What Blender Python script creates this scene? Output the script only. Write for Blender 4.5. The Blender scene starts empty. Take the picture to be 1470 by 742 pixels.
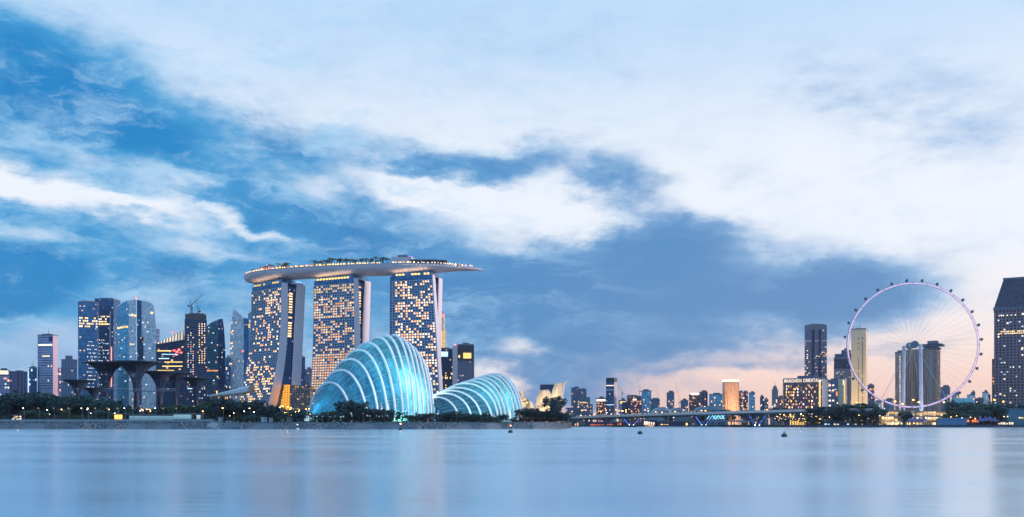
import bpy, bmesh, math, random
from mathutils import Vector, Matrix
R = math.radians
rnd = random.Random(7)
S = bpy.context.scene
COL = S.collection
# ------------------------------------------------------------------ camera, light, exposure
F = 1300.0; HY = 609.0; HC = 3.0        # focal length in photo pixels, horizon row, eye height above the water
cam_d = bpy.data.cameras.new('camera'); cam = bpy.data.objects.new('camera', cam_d); COL.objects.link(cam)
cam.location = (0, 0, HC); cam.rotation_euler = (R(90), 0, 0)
cam_d.sensor_width = 36; cam_d.lens = 36*F/1470; cam_d.shift_y = (HY-371)/1470
cam_d.clip_start = .5; cam_d.clip_end = 30000
S.camera = cam
S.view_settings.view_transform = 'Standard'; S.view_settings.look = 'None'
S.view_settings.exposure = .17; S.view_settings.gamma = 1; S.view_settings.use_curve_mapping = False
S.cycles.max_bounces = 6; S.cycles.diffuse_bounces = 2; S.cycles.glossy_bounces = 3; S.cycles.transparent_max_bounces = 8
S.cycles.sample_clamp_indirect = 6
SUN_AZ, SUN_EL = R(84), R(5)
sun_d = bpy.data.lights.new('sun', 'SUN'); sun = bpy.data.objects.new('sun', sun_d); COL.objects.link(sun)
sun_d.energy = 2.6; sun_d.angle = R(14); sun_d.color = (1, .76, .74)
sv = Vector((math.sin(SUN_AZ)*math.cos(SUN_EL), math.cos(SUN_AZ)*math.cos(SUN_EL), math.sin(SUN_EL)))
sun.rotation_euler = sv.to_track_quat('Z', 'Y').to_euler()

class NT:
    """small helper to write node trees as expressions"""
    def __init__(s, t): s.t = t
    def n(s, typ, **k):
        o = s.t.nodes.new(typ)
        for a, b in k.items(): setattr(o, a, b)
        return o
    def l(s, a, b): s.t.links.new(a, b)
    def put(s, sock, v):
        if isinstance(v, bpy.types.NodeSocket): s.l(v, sock)
        elif v is not None: sock.default_value = v
    def m(s, op, a, b=None, c=None, clamp=False):
        o = s.n('ShaderNodeMath', operation=op, use_clamp=clamp)
        for i, v in enumerate((a, b, c)): s.put(o.inputs[i], v)
        return o.outputs[0]
    def vm(s, op, a, b=None):
        o = s.n('ShaderNodeVectorMath', operation=op); s.put(o.inputs[0], a)
        if b is not None: s.put(o.inputs[3 if op == 'SCALE' else 1], b)
        return o.outputs[0]
    def mix(s, f, a, b, blend='MIX'):
        o = s.n('ShaderNodeMix', data_type='RGBA', blend_type=blend); s.put(o.inputs[0], f); s.put(o.inputs[6], c4(a)); s.put(o.inputs[7], c4(b)); return o.outputs[2]
    def rng(s, v, a, b, c=0., d=1., smooth=True):
        o = s.n('ShaderNodeMapRange', interpolation_type='SMOOTHSTEP' if smooth else 'LINEAR'); s.put(o.inputs[0], v)
        for i, q in enumerate((a, b, c, d)): o.inputs[i+1].default_value = q
        return o.outputs[0]
    def noise(s, v, scale, detail=4, rough=.55, dist=0.):
        o = s.n('ShaderNodeTexNoise'); s.put(o.inputs['Vector'], v); o.inputs['Scale'].default_value = scale
        o.inputs['Detail'].default_value = detail; o.inputs['Roughness'].default_value = rough; o.inputs['Distortion'].default_value = dist
        return o
def c4(c):
    if isinstance(c, bpy.types.NodeSocket) or c is None: return c
    return (c[0], c[1], c[2], 1)
def srgb(r, g, b): return tuple((x/255/12.92 if x/255 <= .04045 else ((x/255+.055)/1.055)**2.4) for x in (r, g, b))
def ang(px, py):
    k = (px-735)/F; return math.atan(k), math.atan((HY-py)/F/math.sqrt(1+k*k))

def build_world():
    w = bpy.data.worlds.new('World'); S.world = w; w.use_nodes = True
    t = w.node_tree; t.nodes.clear(); g = NT(t)
    sky = g.n('ShaderNodeTexSky', sky_type='NISHITA', sun_disc=False, sun_elevation=SUN_EL, sun_rotation=SUN_AZ, dust_density=2.)
    bg0 = g.n('ShaderNodeBackground'); g.l(sky.outputs[0], bg0.inputs[0]); bg0.inputs[1].default_value = .018
    tc = g.n('ShaderNodeTexCoord'); sp = g.n('ShaderNodeSeparateXYZ'); g.l(tc.outputs['Generated'], sp.inputs[0])
    x, y, z = sp.outputs
    u = g.m('ARCTAN2', x, y); v = g.m('ARCSINE', g.m('MAXIMUM', z, 0.0))
    cb = g.n('ShaderNodeCombineXYZ'); g.l(u, cb.inputs[0]); g.l(v, cb.inputs[1]); P = cb.outputs[0]
    # the cloud deck: streaks tilted down to the right, torn by fractal noise
    st = g.n('ShaderNodeMapping'); g.l(P, st.inputs[0]); st.inputs['Rotation'].default_value = (0, 0, R(13)); st.inputs['Scale'].default_value = (1, 2.3, 1)
    Q = st.outputs[0]
    n1 = g.noise(Q, 7, 6, .55); n2 = g.noise(Q, 22, 5, .6)
    W = g.vm('ADD', g.vm('SCALE', g.vm('SUBTRACT', n1.outputs['Color'], (.5, .5, .5)), .09), g.vm('SCALE', g.vm('SUBTRACT', n2.outputs['Color'], (.5, .5, .5)), .035))
    sc = g.vm('MULTIPLY', W, (1.3, .7, 0)); PW = g.vm('ADD', P, sc)
    acc = None
    for (px, py, rx, ry, rot, wt) in CLOUDS:
        a, b = ang(px, py)
        mp = g.n('ShaderNodeMapping', vector_type='TEXTURE'); g.l(PW, mp.inputs[0])
        mp.inputs['Location'].default_value = (a, b, 0); mp.inputs['Rotation'].default_value = (0, 0, R(-rot)); mp.inputs['Scale'].default_value = (rx/F, ry/F, 1)
        gr = g.n('ShaderNodeTexGradient', gradient_type='SPHERICAL'); g.l(mp.outputs[0], gr.inputs[0])
        e = g.rng(gr.outputs['Fac'], 0, 1, 0, wt)
        acc = e if acc is None else g.m('ADD', acc, e)
    back = g.rng(g.m('ABSOLUTE', u), .7, 1.5, 0, .75)           # away from the sunset the deck closes up
    d = g.m('ADD', acc, back)
    fine = g.noise(Q, 11, 9, .66); big = g.noise(Q, 3.2, 5, .5)
    vf = g.noise(Q, 34, 6, .6)
    tex = g.m('ADD', g.m('MULTIPLY', g.m('SUBTRACT', vf.outputs['Fac'], .5), .55), g.m('ADD', g.m('MULTIPLY', g.m('SUBTRACT', fine.outputs['Fac'], .5), 1.8), g.m('MULTIPLY', g.m('SUBTRACT', big.outputs['Fac'], .5), .6)))
    # noise bites hardest where the deck is half open
    d = g.m('ADD', d, g.m('MULTIPLY', tex, g.rng(d, -.2, .55, .35, 1.)))
    # a far wisp of thin cloud everywhere
    cov = g.rng(d, -.12, 1.12)
    right = g.rng(u, -.42, .25)
    rr = g.rng(u, .05, .5)
    dark = g.mix(right, srgb(78, 164, 218), srgb(116, 162, 210))
    dark = g.mix(rr, dark, srgb(150, 186, 226))
    dark = g.mix(g.m('MULTIPLY', g.rng(v, .13, .02), right), dark, srgb(142, 158, 198))
    dark0 = dark
    dark = g.mix(g.rng(d, .55, 1.7), dark, g.mix(right, srgb(8, 128, 196), srgb(88, 138, 192)))
    bright = g.mix(g.rng(v, .44, .25), srgb(190, 218, 247), srgb(236, 241, 251))
    bright = g.mix(g.m('MULTIPLY', g.rng(v, .2, .04), g.rng(u, -.1, .14)), bright, srgb(250, 230, 226))
    bright = g.mix(g.m('MULTIPLY', g.rng(v, .11, .0), g.rng(u, -.1, .14)), bright, srgb(250, 206, 190))
    bright = g.mix(g.m('MULTIPLY', g.rng(v, .22, .05), g.rng(u, .0, -.3)), bright, srgb(140, 178, 222))
    colr = g.mix(cov, bright, dark)
    wq = g.n('ShaderNodeMapping'); g.l(PW, wq.inputs[0]); wq.inputs['Rotation'].default_value = (0, 0, R(16)); wq.inputs['Scale'].default_value = (1, 3.4, 1)
    ws = g.noise(wq.outputs[0], 9, 8, .68)
    wisp = g.m('MULTIPLY', g.rng(ws.outputs['Fac'], .46, .7), g.rng(u, .3, -.2))
    colr = g.mix(g.m('MULTIPLY', wisp, .7), colr, srgb(172, 212, 244))
    puff = g.noise(PW, 7, 7, .6)
    colr = g.mix(g.m('MULTIPLY', g.m('MULTIPLY', g.rng(puff.outputs['Fac'], .5, .3), cov), .7), colr, g.mix(right, srgb(6, 116, 186), srgb(78, 138, 196)))
    bk = g.rng(g.m('ABSOLUTE', u), .9, 2.2)
    colr = g.mix(bk, colr, g.mix(g.rng(d, .2, 1.2), srgb(165, 205, 245), srgb(92, 152, 218)))
    dn = g.rng(z, -.02, -.2)
    bg1 = g.n('ShaderNodeBackground'); g.l(colr, bg1.inputs[0]); bg1.inputs[1].default_value = .9
    ad = g.n('ShaderNodeAddShader'); g.l(bg0.outputs[0], ad.inputs[0]); g.l(bg1.outputs[0], ad.inputs[1])
    out = g.n('ShaderNodeOutputWorld'); g.l(ad.outputs[0], out.inputs[0])
    w.cycles.sampling_method = 'MANUAL'; w.cycles.sample_map_resolution = 512
# (photo px, photo py, radius x, radius y, tilt clockwise, weight): where the dark deck hangs (+) and where it is torn open (-)
CLOUDS = [
 (30, 130, 300, 150, 22, 1.2), (300, 240, 470, 120, 27, 1.0), (560, 325, 330, 75, 4, .95), (80, 335, 360, 75, 4, .75),
 (260, 385, 620, 110, 2, .45), (470, 235, 240, 62, 18, .75), (20, 420, 140, 100, 0, 1.5), (880, 400, 400, 135, 0, 1.05), (1090, 415, 340, 110, 4, .9), (1225, 425, 160, 64, 0, .8), (980, 350, 130, 40, 4, .6), (800, 370, 140, 50, -10, .5),
 (1260, 410, 200, 80, 0, .4), (740, 440, 330, 150, 0, .6), (900, 505, 430, 90, 0, .5), (748, 228, 105, 46, -4, 1.15), (640, 233, 140, 34, 4, .75),
 (890, 258, 130, 64, 24, 1.0), (1300, 130, 220, 90, 8, .42), (1420, 175, 180, 70, 0, .38), (1080, 250, 120, 60, 20, .25),
 (330, 455, 640, 150, 0, .35), (1380, 330, 120, 50, 0, .12), (900, 560, 560, 70, 0, .45), (1150, 470, 420, 90, 0, .3), (600, 470, 420, 130, 0, .35), (730, 60, 500, 80, 0, .12),
 (5, 256, 190, 24, 10, -1.0), (180, 292, 160, 15, 14, -.8), (340, 322, 150, 13, 10, -.8), (20, 336, 130, 22, 3, -.8), (110, 200, 170, 34, 18, -.45), (255, 250, 80, 34, 20, -.5),
 (300, 352, 130, 20, 5, -.6), (620, 275, 200, 34, 6, -.6), (560, 215, 240, 40, 14, .45), (730, 335, 220, 48, 10, -.55), (470, 275, 90, 26, 15, -.45),
 (95, 500, 150, 90, 0, -.55), (745, 497, 62, 34, 20, -.75), (960, 458, 300, 24, -2, -.35), (1180, 548, 400, 52, 0, -.8), (712, 545, 70, 26, 10, -.9), (810, 560, 190, 80, 0, .6),
 (1250, 500, 380, 70, 0, -.35), (1350, 400, 90, 60, 0, -.1), (1130, 522, 330, 20, -2, .75), (960, 498, 260, 22, 3, .55), (1180, 560, 260, 14, 0, .4), (1330, 500, 160, 18, -8, .35), (700, 290, 260, 34, 10, -.8), (960, 290, 110, 40, 10, -.4), (60, 560, 200, 40, 0, -.3),
]
build_world()
bm = bmesh.new(); bmesh.ops.create_grid(bm, x_segments=1, y_segments=1, size=6000)
me = bpy.data.meshes.new('water'); bm.to_mesh(me); water = bpy.data.objects.new('water', me); COL.objects.link(water); water['kind'] = 'structure'
def mat_water():
    m = bpy.data.materials.new('water'); m.use_nodes = True; t = m.node_tree; g = NT(t); b = t.nodes['Principled BSDF']
    tc = g.n('ShaderNodeTexCoord'); mp = g.n('ShaderNodeMapping'); g.l(tc.outputs['Object'], mp.inputs[0]); mp.inputs['Scale'].default_value = (.35, 1, 1)
    n = g.noise(mp.outputs[0], .03, 5, .6)
    b.inputs['Base Color'].default_value = (.54, .78, .93, 1); b.inputs['Metallic'].default_value = .93
    g.l(g.rng(n.outputs['Fac'], .3, .7, .19, .27), b.inputs['Roughness']); b.inputs['IOR'].default_value = 2.1
    bp = g.n('ShaderNodeBump'); bp.inputs['Strength'].default_value = .16; bp.inputs['Distance'].default_value = .3
    n2 = g.noise(mp.outputs[0], .25, 4, .6); g.l(n2.outputs['Fac'], bp.inputs['Height']); g.l(bp.outputs[0], b.inputs['Normal'])
    return m
me.materials.append(mat_water())
# ------------------------------------------------------------------ mesh and naming helpers
def X(px, D): return (px-735)*D/F
def Z(py, D): return HC+(HY-py)*D/F
class MB:
    """collects shapes and links them as ONE mesh object"""
    def __init__(s): s.v = []; s.f = []; s.mi = []
    def add(s, vs, fs, mi=0):
        o = len(s.v); s.v += [tuple(p) for p in vs]; s.f += [tuple(i+o for i in q) for q in fs]; s.mi += [mi]*len(fs); return s
    def box(s, x0, x1, y0, y1, z0, z1, mi=0, M=None):
        vs = [(x, y, z) for z in (z0, z1) for y in (y0, y1) for x in (x0, x1)]
        if M is not None: vs = [M @ Vector(p) for p in vs]
        return s.add(vs, [(0, 2, 3, 1), (4, 5, 7, 6), (0, 1, 5, 4), (2, 6, 7, 3), (0, 4, 6, 2), (1, 3, 7, 5)], mi)
    def prism(s, pts, z0, z1, mi=0, top=None):
        """pts counter-clockwise outline; top: optional heights per point"""
        n = len(pts); vs = [(p[0], p[1], z0) for p in pts]+[(p[0], p[1], (top[i] if top else z1)) for i, p in enumerate(pts)]
        return s.add(vs, [tuple(range(n))[::-1], tuple(range(n, 2*n))]+[(i, (i+1) % n, n+(i+1) % n, n+i) for i in range(n)], mi)
    def tube(s, pts, r, seg=6, mi=0, r1=None, closed=False, cap=True):
        pts = [Vector(p) for p in pts]; n = len(pts); vs = []; fs = []
        for i, p in enumerate(pts):
            a = pts[(i-1) % n] if (i or closed) else p; b = pts[(i+1) % n] if (i < n-1 or closed) else p
            d = (b-a).normalized(); q = d.to_track_quat('Z', 'Y'); rr = r if r1 is None else r+(r1-r)*i/max(1, n-1)
            for k in range(seg): vs.append(p+q @ Vector((rr*math.cos(2*math.pi*k/seg), rr*math.sin(2*math.pi*k/seg), 0)))
        for i in range(n if closed else n-1):
            j = (i+1) % n
            for k in range(seg): fs.append((i*seg+k, i*seg+(k+1) % seg, j*seg+(k+1) % seg, j*seg+k))
        if cap and not closed: fs += [tuple(range(seg))[::-1], tuple(range((n-1)*seg, n*seg))]
        return s.add(vs, fs, mi)
    def cyl(s, x, y, z0, z1, r, r1=None, seg=16, mi=0):
        return s.tube([(x, y, z0), (x, y, z1)], r, seg, mi, r1)
    def ball(s, c, r, seg=8, mi=0, sz=1):
        vs = []; fs = []; nr = max(3, seg//2)
        for i in range(nr+1):
            th = math.pi*i/nr
            for k in range(seg): vs.append((c[0]+r*math.sin(th)*math.cos(2*math.pi*k/seg), c[1]+r*math.sin(th)*math.sin(2*math.pi*k/seg), c[2]+sz*r*math.cos(th)))
        for i in range(nr):
            for k in range(seg): fs.append((i*seg+k, (i+1)*seg+k, (i+1)*seg+(k+1) % seg, i*seg+(k+1) % seg))
        return s.add(vs, fs, mi)
    def grid(s, rows, mi=0, flip=False):
        """rows: list of equally long point rows"""
        n = len(rows[0]); vs = [p for r_ in rows for p in r_]; fs = []
        for i in range(len(rows)-1):
            for k in range(n-1):
                q = (i*n+k, i*n+k+1, (i+1)*n+k+1, (i+1)*n+k); fs.append(q[::-1] if flip else q)
        return s.add(vs, fs, mi)
    def build(s, name, mats, parent=None, smooth=False, loc=None):
        me = bpy.data.meshes.new(name); me.from_pydata(s.v, [], s.f)
        for m in (mats if isinstance(mats, (list, tuple)) else [mats]): me.materials.append(m)
        me.polygons.foreach_set('material_index', s.mi)
        if smooth: me.polygons.foreach_set('use_smooth', [True]*len(s.f))
        me.update(); o = bpy.data.objects.new(name, me); COL.objects.link(o)
        if parent: o.parent = parent
        if loc: o.location = loc
        return o
def tag(o, label, cat=None, group=None, kind=None):
    if label: o['label'] = label
    if cat: o['category'] = cat
    if group: o['group'] = group
    if kind: o['kind'] = kind
    return o
def thing(name, label, cat, loc=(0, 0, 0), rz=0, group=None):
    o = bpy.data.objects.new(name, None); COL.objects.link(o); o.location = loc; o.rotation_euler = (0, 0, rz)
    return tag(o, label, cat, group)
def copy_tree(o, loc=None, rz=None, scale=None, label=None, parent=None):
    c = o.copy(); COL.objects.link(c)
    if parent: c.parent = parent
    if loc: c.location = loc
    if rz is not None: c.rotation_euler = (0, 0, rz)
    if scale is not None: c.scale = (scale,)*3 if isinstance(scale, (int, float)) else scale
    if label: c['label'] = label
    for ch in list(o.children): copy_tree(ch, parent=c)
    return c
def link_copy(mesh, name, parent, loc, scale=(1, 1, 1), rot=None):
    o = bpy.data.objects.new(name, mesh); COL.objects.link(o); o.parent = parent; o.location = loc; o.scale = scale
    if rot: o.rotation_euler = rot
    return o
# ------------------------------------------------------------------ materials
MATS = {}
def mat(name, col, rough=.6, metal=0., var=.12, nscale=.15, spec=.5):
    """painted / concrete like surface with an uneven tone"""
    if name in MATS: return MATS[name]
    m = bpy.data.materials.new(name); m.use_nodes = True; g = NT(m.node_tree); b = m.node_tree.nodes['Principled BSDF']
    tc = g.n('ShaderNodeTexCoord'); n = g.noise(tc.outputs['Object'], nscale, 6, .6)
    lo = tuple(c*(1-var) for c in col); hi = tuple(min(1, c*(1+var)) for c in col)
    g.l(g.mix(n.outputs['Fac'], lo, hi), b.inputs['Base Color'])
    b.inputs['Roughness'].default_value = rough; b.inputs['Metallic'].default_value = metal; b.inputs['Specular IOR Level'].default_value = spec
    MATS[name] = m; return m
def glow(name, col, s, var=.35):
    """a lamp or a lit window: brightness differs from one to the next"""
    if name in MATS: return MATS[name]
    m = bpy.data.materials.new(name); m.use_nodes = True; t = m.node_tree; t.nodes.clear(); g = NT(t)
    e = g.n('ShaderNodeEmission'); e.inputs[0].default_value = c4(col); oi = g.n('ShaderNodeObjectInfo')
    g.l(g.rng(oi.outputs['Random'], 0, 1, s*(1-var), s*(1+var), False), e.inputs[1])
    o = g.n('ShaderNodeOutputMaterial'); g.l(e.outputs[0], o.inputs[0]); MATS[name] = m; return m
def facade(name, wall, glass, dx=3.6, dz=3.6, wx=.7, wz=.6, metal=.55, rough=.18, lit=.03, litcol=(1, .6, .28), lits=1.1, seed=0.):
    """curtain wall: panes in a grid of wall colour, each pane of slightly different glass, a few rooms lit"""
    if name in MATS: return MATS[name]
    m = bpy.data.materials.new(name); m.use_nodes = True; t = m.node_tree; g = NT(t); b = t.nodes['Principled BSDF']
    tc = g.n('ShaderNodeTexCoord'); sp = g.n('ShaderNodeSeparateXYZ'); g.l(tc.outputs['Object'], sp.inputs[0]); x, y, z = sp.outputs
    u = g.m('DIVIDE', g.m('ADD', g.m('ADD', x, y), 500.37), dx); w = g.m('DIVIDE', g.m('ADD', z, .05), dz)
    fu = g.m('FRACT', u); fw = g.m('FRACT', w)
    mu = g.m('LESS_THAN', g.m('ABSOLUTE', g.m('SUBTRACT', fu, .5)), wx/2); mw = g.m('LESS_THAN', g.m('ABSOLUTE', g.m('SUBTRACT', fw, .5)), wz/2)
    ge = g.n('ShaderNodeNewGeometry'); sn = g.n('ShaderNodeSeparateXYZ'); g.l(ge.outputs['Normal'], sn.inputs[0])
    side = g.m('LESS_THAN', g.m('ABSOLUTE', sn.outputs[2]), .7)
    mask = g.m('MULTIPLY', g.m('MULTIPLY', mu, mw), side)
    cb = g.n('ShaderNodeCombineXYZ'); g.l(g.m('FLOOR', u), cb.inputs[0]); g.l(g.m('FLOOR', w), cb.inputs[1]); cb.inputs[2].default_value = seed
    wn = g.n('ShaderNodeTexWhiteNoise', noise_dimensions='3D'); g.l(cb.outputs[0], wn.inputs['Vector'])
    lo = tuple(c*.55 for c in glass); hi = tuple(min(1, c*1.5) for c in glass)
    gl = g.mix(wn.outputs['Value'], lo, hi)
    no = g.noise(tc.outputs['Object'], .06, 5, .6)
    wl = g.mix(no.outputs['Fac'], tuple(c*.8 for c in wall), tuple(min(1, c*1.15) for c in wall))
    g.l(g.mix(mask, wl, gl), b.inputs['Base Color']); g.l(g.m('MULTIPLY', mask, metal), b.inputs['Metallic'])
    g.l(g.rng(mask, 0, 1, .65, rough, False), b.inputs['Roughness'])
    if lit > 0:
        sc = g.n('ShaderNodeSeparateColor'); g.l(wn.outputs['Color'], sc.inputs[0])
        on = g.m('MULTIPLY', g.m('LESS_THAN', sc.outputs[1], lit), mask)
        b.inputs['Emission Color'].default_value = c4(litcol); g.l(g.m('MULTIPLY', g.m('MULTIPLY', on, lits), sc.outputs[2]), b.inputs['Emission Strength'])
    MATS[name] = m; return m
G_WARM = glow('warm_window_light', srgb(255, 196, 130), 1.75)
G_ORANGE = glow('orange_window_light', srgb(255, 168, 112), 1.15)
G_WHITE = glow('white_window_light', srgb(255, 232, 205), 1.5)
G_COOL = glow('cool_window_light', srgb(185, 225, 255), 1.2)
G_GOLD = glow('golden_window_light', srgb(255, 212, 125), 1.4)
G_PINK = glow('pink_light', srgb(255, 165, 160), 1.2)
G_RED = glow('red_lamp', (1, .08, .07), 5)
G_LAMP = glow('warm_lamp', srgb(255, 190, 110), 16, .5)
G_LAMPW = glow('white_lamp', srgb(240, 245, 255), 14, .5)
G_BLUE = glow('blue_lamp', srgb(70, 90, 255), 3)
UNIT = {}
def unit(m):
    """one shared pane, a metre wide, a metre high, 12 cm thick, per lit colour"""
    if m.name not in UNIT:
        b = MB().box(-.5, .5, -.06, .06, -.5, .5); me = bpy.data.meshes.new('window'); me.from_pydata(b.v, [], b.f); me.materials.append(m); UNIT[m.name] = me
    return UNIT[m.name]
# ------------------------------------------------------------------ land, banks
M_grass = mat('grass_ground', (.04, .075, .05), .95, var=.4, nscale=.05)
M_conc = mat('concrete', (.34, .36, .38), .85, var=.2, nscale=.3)
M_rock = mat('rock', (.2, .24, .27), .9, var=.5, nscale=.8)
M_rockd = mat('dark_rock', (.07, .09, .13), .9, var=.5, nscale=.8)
M_steel = mat('dark_steel', (.05, .07, .1), .5, .3)
M_white = mat('white_paint', (.78, .8, .82), .5)
def sheet(name, pts, z, m, thick=8):
    b = MB().prism(pts, z-thick, z); o = b.build(name, m); o['kind'] = 'structure'; return o
# near (left) land with the domes, the far land with the city
LB = [(-700, 560), (-420, 562), (-150, 566), (-60, 570), (X(700, 585), 582), (X(765, 600), 602), (X(812, 690), 690)]
near = LB + [(50, 760), (40, 900), (-60, 980), (-900, 980), (-1600, 980), (-1600, 560)]
sheet('ground_near', near, 4.6, M_grass)
FB = [(-1700, 1000), (-40, 1000), (X(800, 1010), 1010), (X(1100, 980), 980), (X(1130, 930), 930), (X(1200, 905), 905), (X(1480, 880), 880), (X(1700, 880), 880), (1500, 880), (5900, 5200), (-5900, 5200)]
sheet('ground_far', FB, 2.2, M_grass)
# promenade deck on the near bank
pd = MB()
for (a, b_) in zip(LB[:-1], LB[1:]):
    pd.add([(a[0], a[1]+2.0, 4.62), (b_[0], b_[1]+2.0, 4.62), (b_[0], b_[1]+7, 4.62), (a[0], a[1]+7, 4.62)], [(0, 1, 2, 3)])
o = pd.build('promenade', M_conc); o['kind'] = 'structure'
def rocks(name, line, label, zt, wid, n, m, seed, smin=.5, smax=1.3):
    r_ = random.Random(seed); b = MB(); segs = [(line[i], line[i+1]) for i in range(len(line)-1)]; L = [math.dist(*s) for s in segs]
    ico = bmesh.new(); bmesh.ops.create_icosphere(ico, subdivisions=1, radius=1); iv = [v.co.copy() for v in ico.verts]; fi = [tuple(v.index for v in f.verts) for f in ico.faces]; ico.free()
    for k in range(n):
        s = r_.choices(segs, L)[0]; t = r_.random(); q = r_.random()
        x = s[0][0]+(s[1][0]-s[0][0])*t; y = s[0][1]+(s[1][1]-s[0][1])*t
        rad = r_.uniform(smin, smax)*(.7+.5*(1-q)); M = Matrix.Rotation(r_.random()*6, 3, 'Z') @ Matrix.Rotation(r_.random()*6, 3, 'X')
        wv = .75+.35*math.sin(x*.09)+.25*math.sin(x*.31+2); vs = []
        for v in iv:
            w = M @ Vector((v.x*1.15, v.y*.9, v.z*.7))*rad*r_.uniform(.75, 1.15); vs.append((x+w.x, y-wid*wv*(1-q)+w.y, zt*q-.2+w.z))
        b.add(vs, fi)
    # the packed slope under the loose stones
    for (a, c) in segs: b.add([(a[0], a[1]-wid*.8, -.6), (c[0], c[1]-wid*.8, -.6), (c[0], c[1]+.4, zt-.3), (a[0], a[1]+.4, zt-.3)], [(0, 1, 2, 3)])
    o = b.build(name, m); tag(o, label, 'rocks', kind='stuff'); return o
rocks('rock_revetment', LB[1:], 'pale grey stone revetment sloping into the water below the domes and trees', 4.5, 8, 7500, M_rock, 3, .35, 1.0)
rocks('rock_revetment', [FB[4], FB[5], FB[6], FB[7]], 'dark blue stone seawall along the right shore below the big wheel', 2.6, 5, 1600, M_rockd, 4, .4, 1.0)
# ------------------------------------------------------------------ city towers
def tower(name, label, px0, pxf, px1, pyt, D, t=0., m=None, z0=2., cat='tower', roof='plant', group=None, W=None, side=None, top=None, build_body=True):
    """box block whose near right corner stands at photo column pxf at distance D; its front runs left to px0, its right flank back to px1.
    Returns (root, L, W, H): local x runs -L..0 along the front, y 0..W backwards, z 0..H"""
    t = R(t); P = X(pxf, D); k0 = (px0-735)/F; L = (P-k0*D)/(math.cos(t)+k0*math.sin(t))
    if px1 is not None and W is None:
        k1 = (px1-735)/F; W = (k1*D-P)/(math.sin(t)-k1*math.cos(t)); W = max(6, min(W, 90))
    elif W is None: W = min(28, L*.8)
    H = Z(pyt, D)-z0
    root = thing(name, label, cat, (P, D, z0), -t, group)
    if build_body:
        mats = [m, side or m, M_roof]; b = MB()
        vs = [(-L, 0, 0), (0, 0, 0), (0, W, 0), (-L, W, 0), (-L, 0, H), (0, 0, H), (0, W, H), (-L, W, H)]
        b.add(vs, [(0, 1, 5, 4)]); b.add(vs, [(1, 2, 6, 5), (3, 0, 4, 7), (2, 3, 7, 6)], 1); b.add(vs, [(4, 5, 6, 7)], 2)
        b.build('wall', mats, root)
        if roof:
            # parapet
            p = MB(); e = .5
            p.box(-L-.2, .2, -.2, e, H-.6, H+1.1); p.box(-L-.2, .2, W-e, W+.2, H-.6, H+1.1); p.box(-L-.2, -L+e, e+.01, W-e-.01, H-.6, H+1.1); p.box(-e, .2, e+.01, W-e-.01, H-.6, H+1.1)
            p.build('parapet', M_trim, root)
        if roof in ('plant', 'mast'):
            a = rnd.uniform(.15, .3); c = rnd.uniform(.6, .85); h = rnd.uniform(2.5, 5)
            p = MB().box(-L*c, -L*a, W*.25, W*.75, H, H+h); p.box(-L*(a+.1), -L*a*.6, W*.3, W*.6, H, H+h*.5); p.build('roof_plant', M_trim, root)
        if roof == 'mast':
            p = MB().tube([(-L*.45, W*.5, H), (-L*.45, W*.5, H+12)], .5, 5, r1=.15); p.tube([(-L*.6, W*.5, H), (-L*.6, W*.5, H+8)], .4, 5, r1=.15); p.build('antenna', M_steel, root)
    return root, L, W, H
def lit(T, mats, n, rows, cols, u=(0, 1), v=(0, 1), wf=.6, hf=.5, flank=False, seed=None, fill=None, name='window'):
    """lit windows, each a part: n cells out of a rows x cols grid inside the fractions u, v of the front (or the flank)"""
    root, L, W, H = T; r_ = random.Random(seed if seed is not None else rnd.random()); A = W if flank else L
    cells = [(i, j) for i in range(cols) for j in range(rows)]
    if fill: cells = [c for c in cells if fill(c[0], c[1])]
    if n < len(cells): cells = r_.sample(cells, n)
    du = (u[1]-u[0])*A/cols; dv = (v[1]-v[0])*H/rows
    for (i, j) in cells:
        a = u[0]*A+(i+.5)*du; z = v[0]*H+(j+.5)*dv; m = r_.choice(mats); w = du*wf; h = dv*hf
        if flank: link_copy(unit(m), name, root, (.1, a, z), (w, 1, h), (0, 0, R(90)))
        else: link_copy(unit(m), name, root, (-L+a, -.1, z), (w, 1, h))
def band(T, m, v0, v1, u0=0., u1=1., name='light_band', out=.25, flank=False):
    root, L, W, H = T
    b = MB()
    if flank: b.box(.02, out, W*u0, W*u1, H*v0, H*v1)
    else: b.box(-L+L*u0, -L+L*u1, -out, -.02, H*v0, H*v1)
    return b.build(name, m, root)
M_roof = mat('roof_felt', (.1, .12, .15), .9)
M_trim = mat('grey_trim', (.16, .2, .26), .7)
M_palewall = mat('pale_wall', (.5, .5, .56), .7)
M_pinkwall = mat('pinkish_render_and_sunlit_flank', (.6, .5, .52), .7)
M_cream = mat('cream_stone', (.66, .56, .42), .7)
F_navy = facade('navy_curtain_wall', (.02, .1, .2), (.04, .22, .46), 3.2, 4, .75, .6, lit=.05)
F_navy2 = facade('deep_blue_curtain_wall', (.03, .1, .22), (.03, .12, .3), 2.4, 3.8, .6, .55, lit=.07, litcol=(.8, .85, 1), seed=3)
F_dark = facade('dark_curtain_wall', (.02, .04, .09), (.02, .07, .16), 3, 3.8, .6, .5, lit=.06, seed=5)
F_teal = facade('teal_glass_wall', (.08, .28, .4), (.16, .46, .6), 2, 3.8, .85, .8, .6, .12, lit=.03, seed=7)
F_pale = facade('pale_glass_wall', (.82, .9, .93), (.7, .83, .9), 2.2, 3.8, .8, .8, .12, .3, lit=.02, seed=9)
F_white = facade('white_banded_wall', (.56, .54, .66), (.16, .22, .38), 60, 4.2, 1.1, .45, .4, .3, lit=0, seed=11)
F_grey = facade('grey_block_wall', (.2, .25, .36), (.05, .12, .24), 4.5, 3.4, .5, .45, .4, .3, lit=.05, seed=13)
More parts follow.
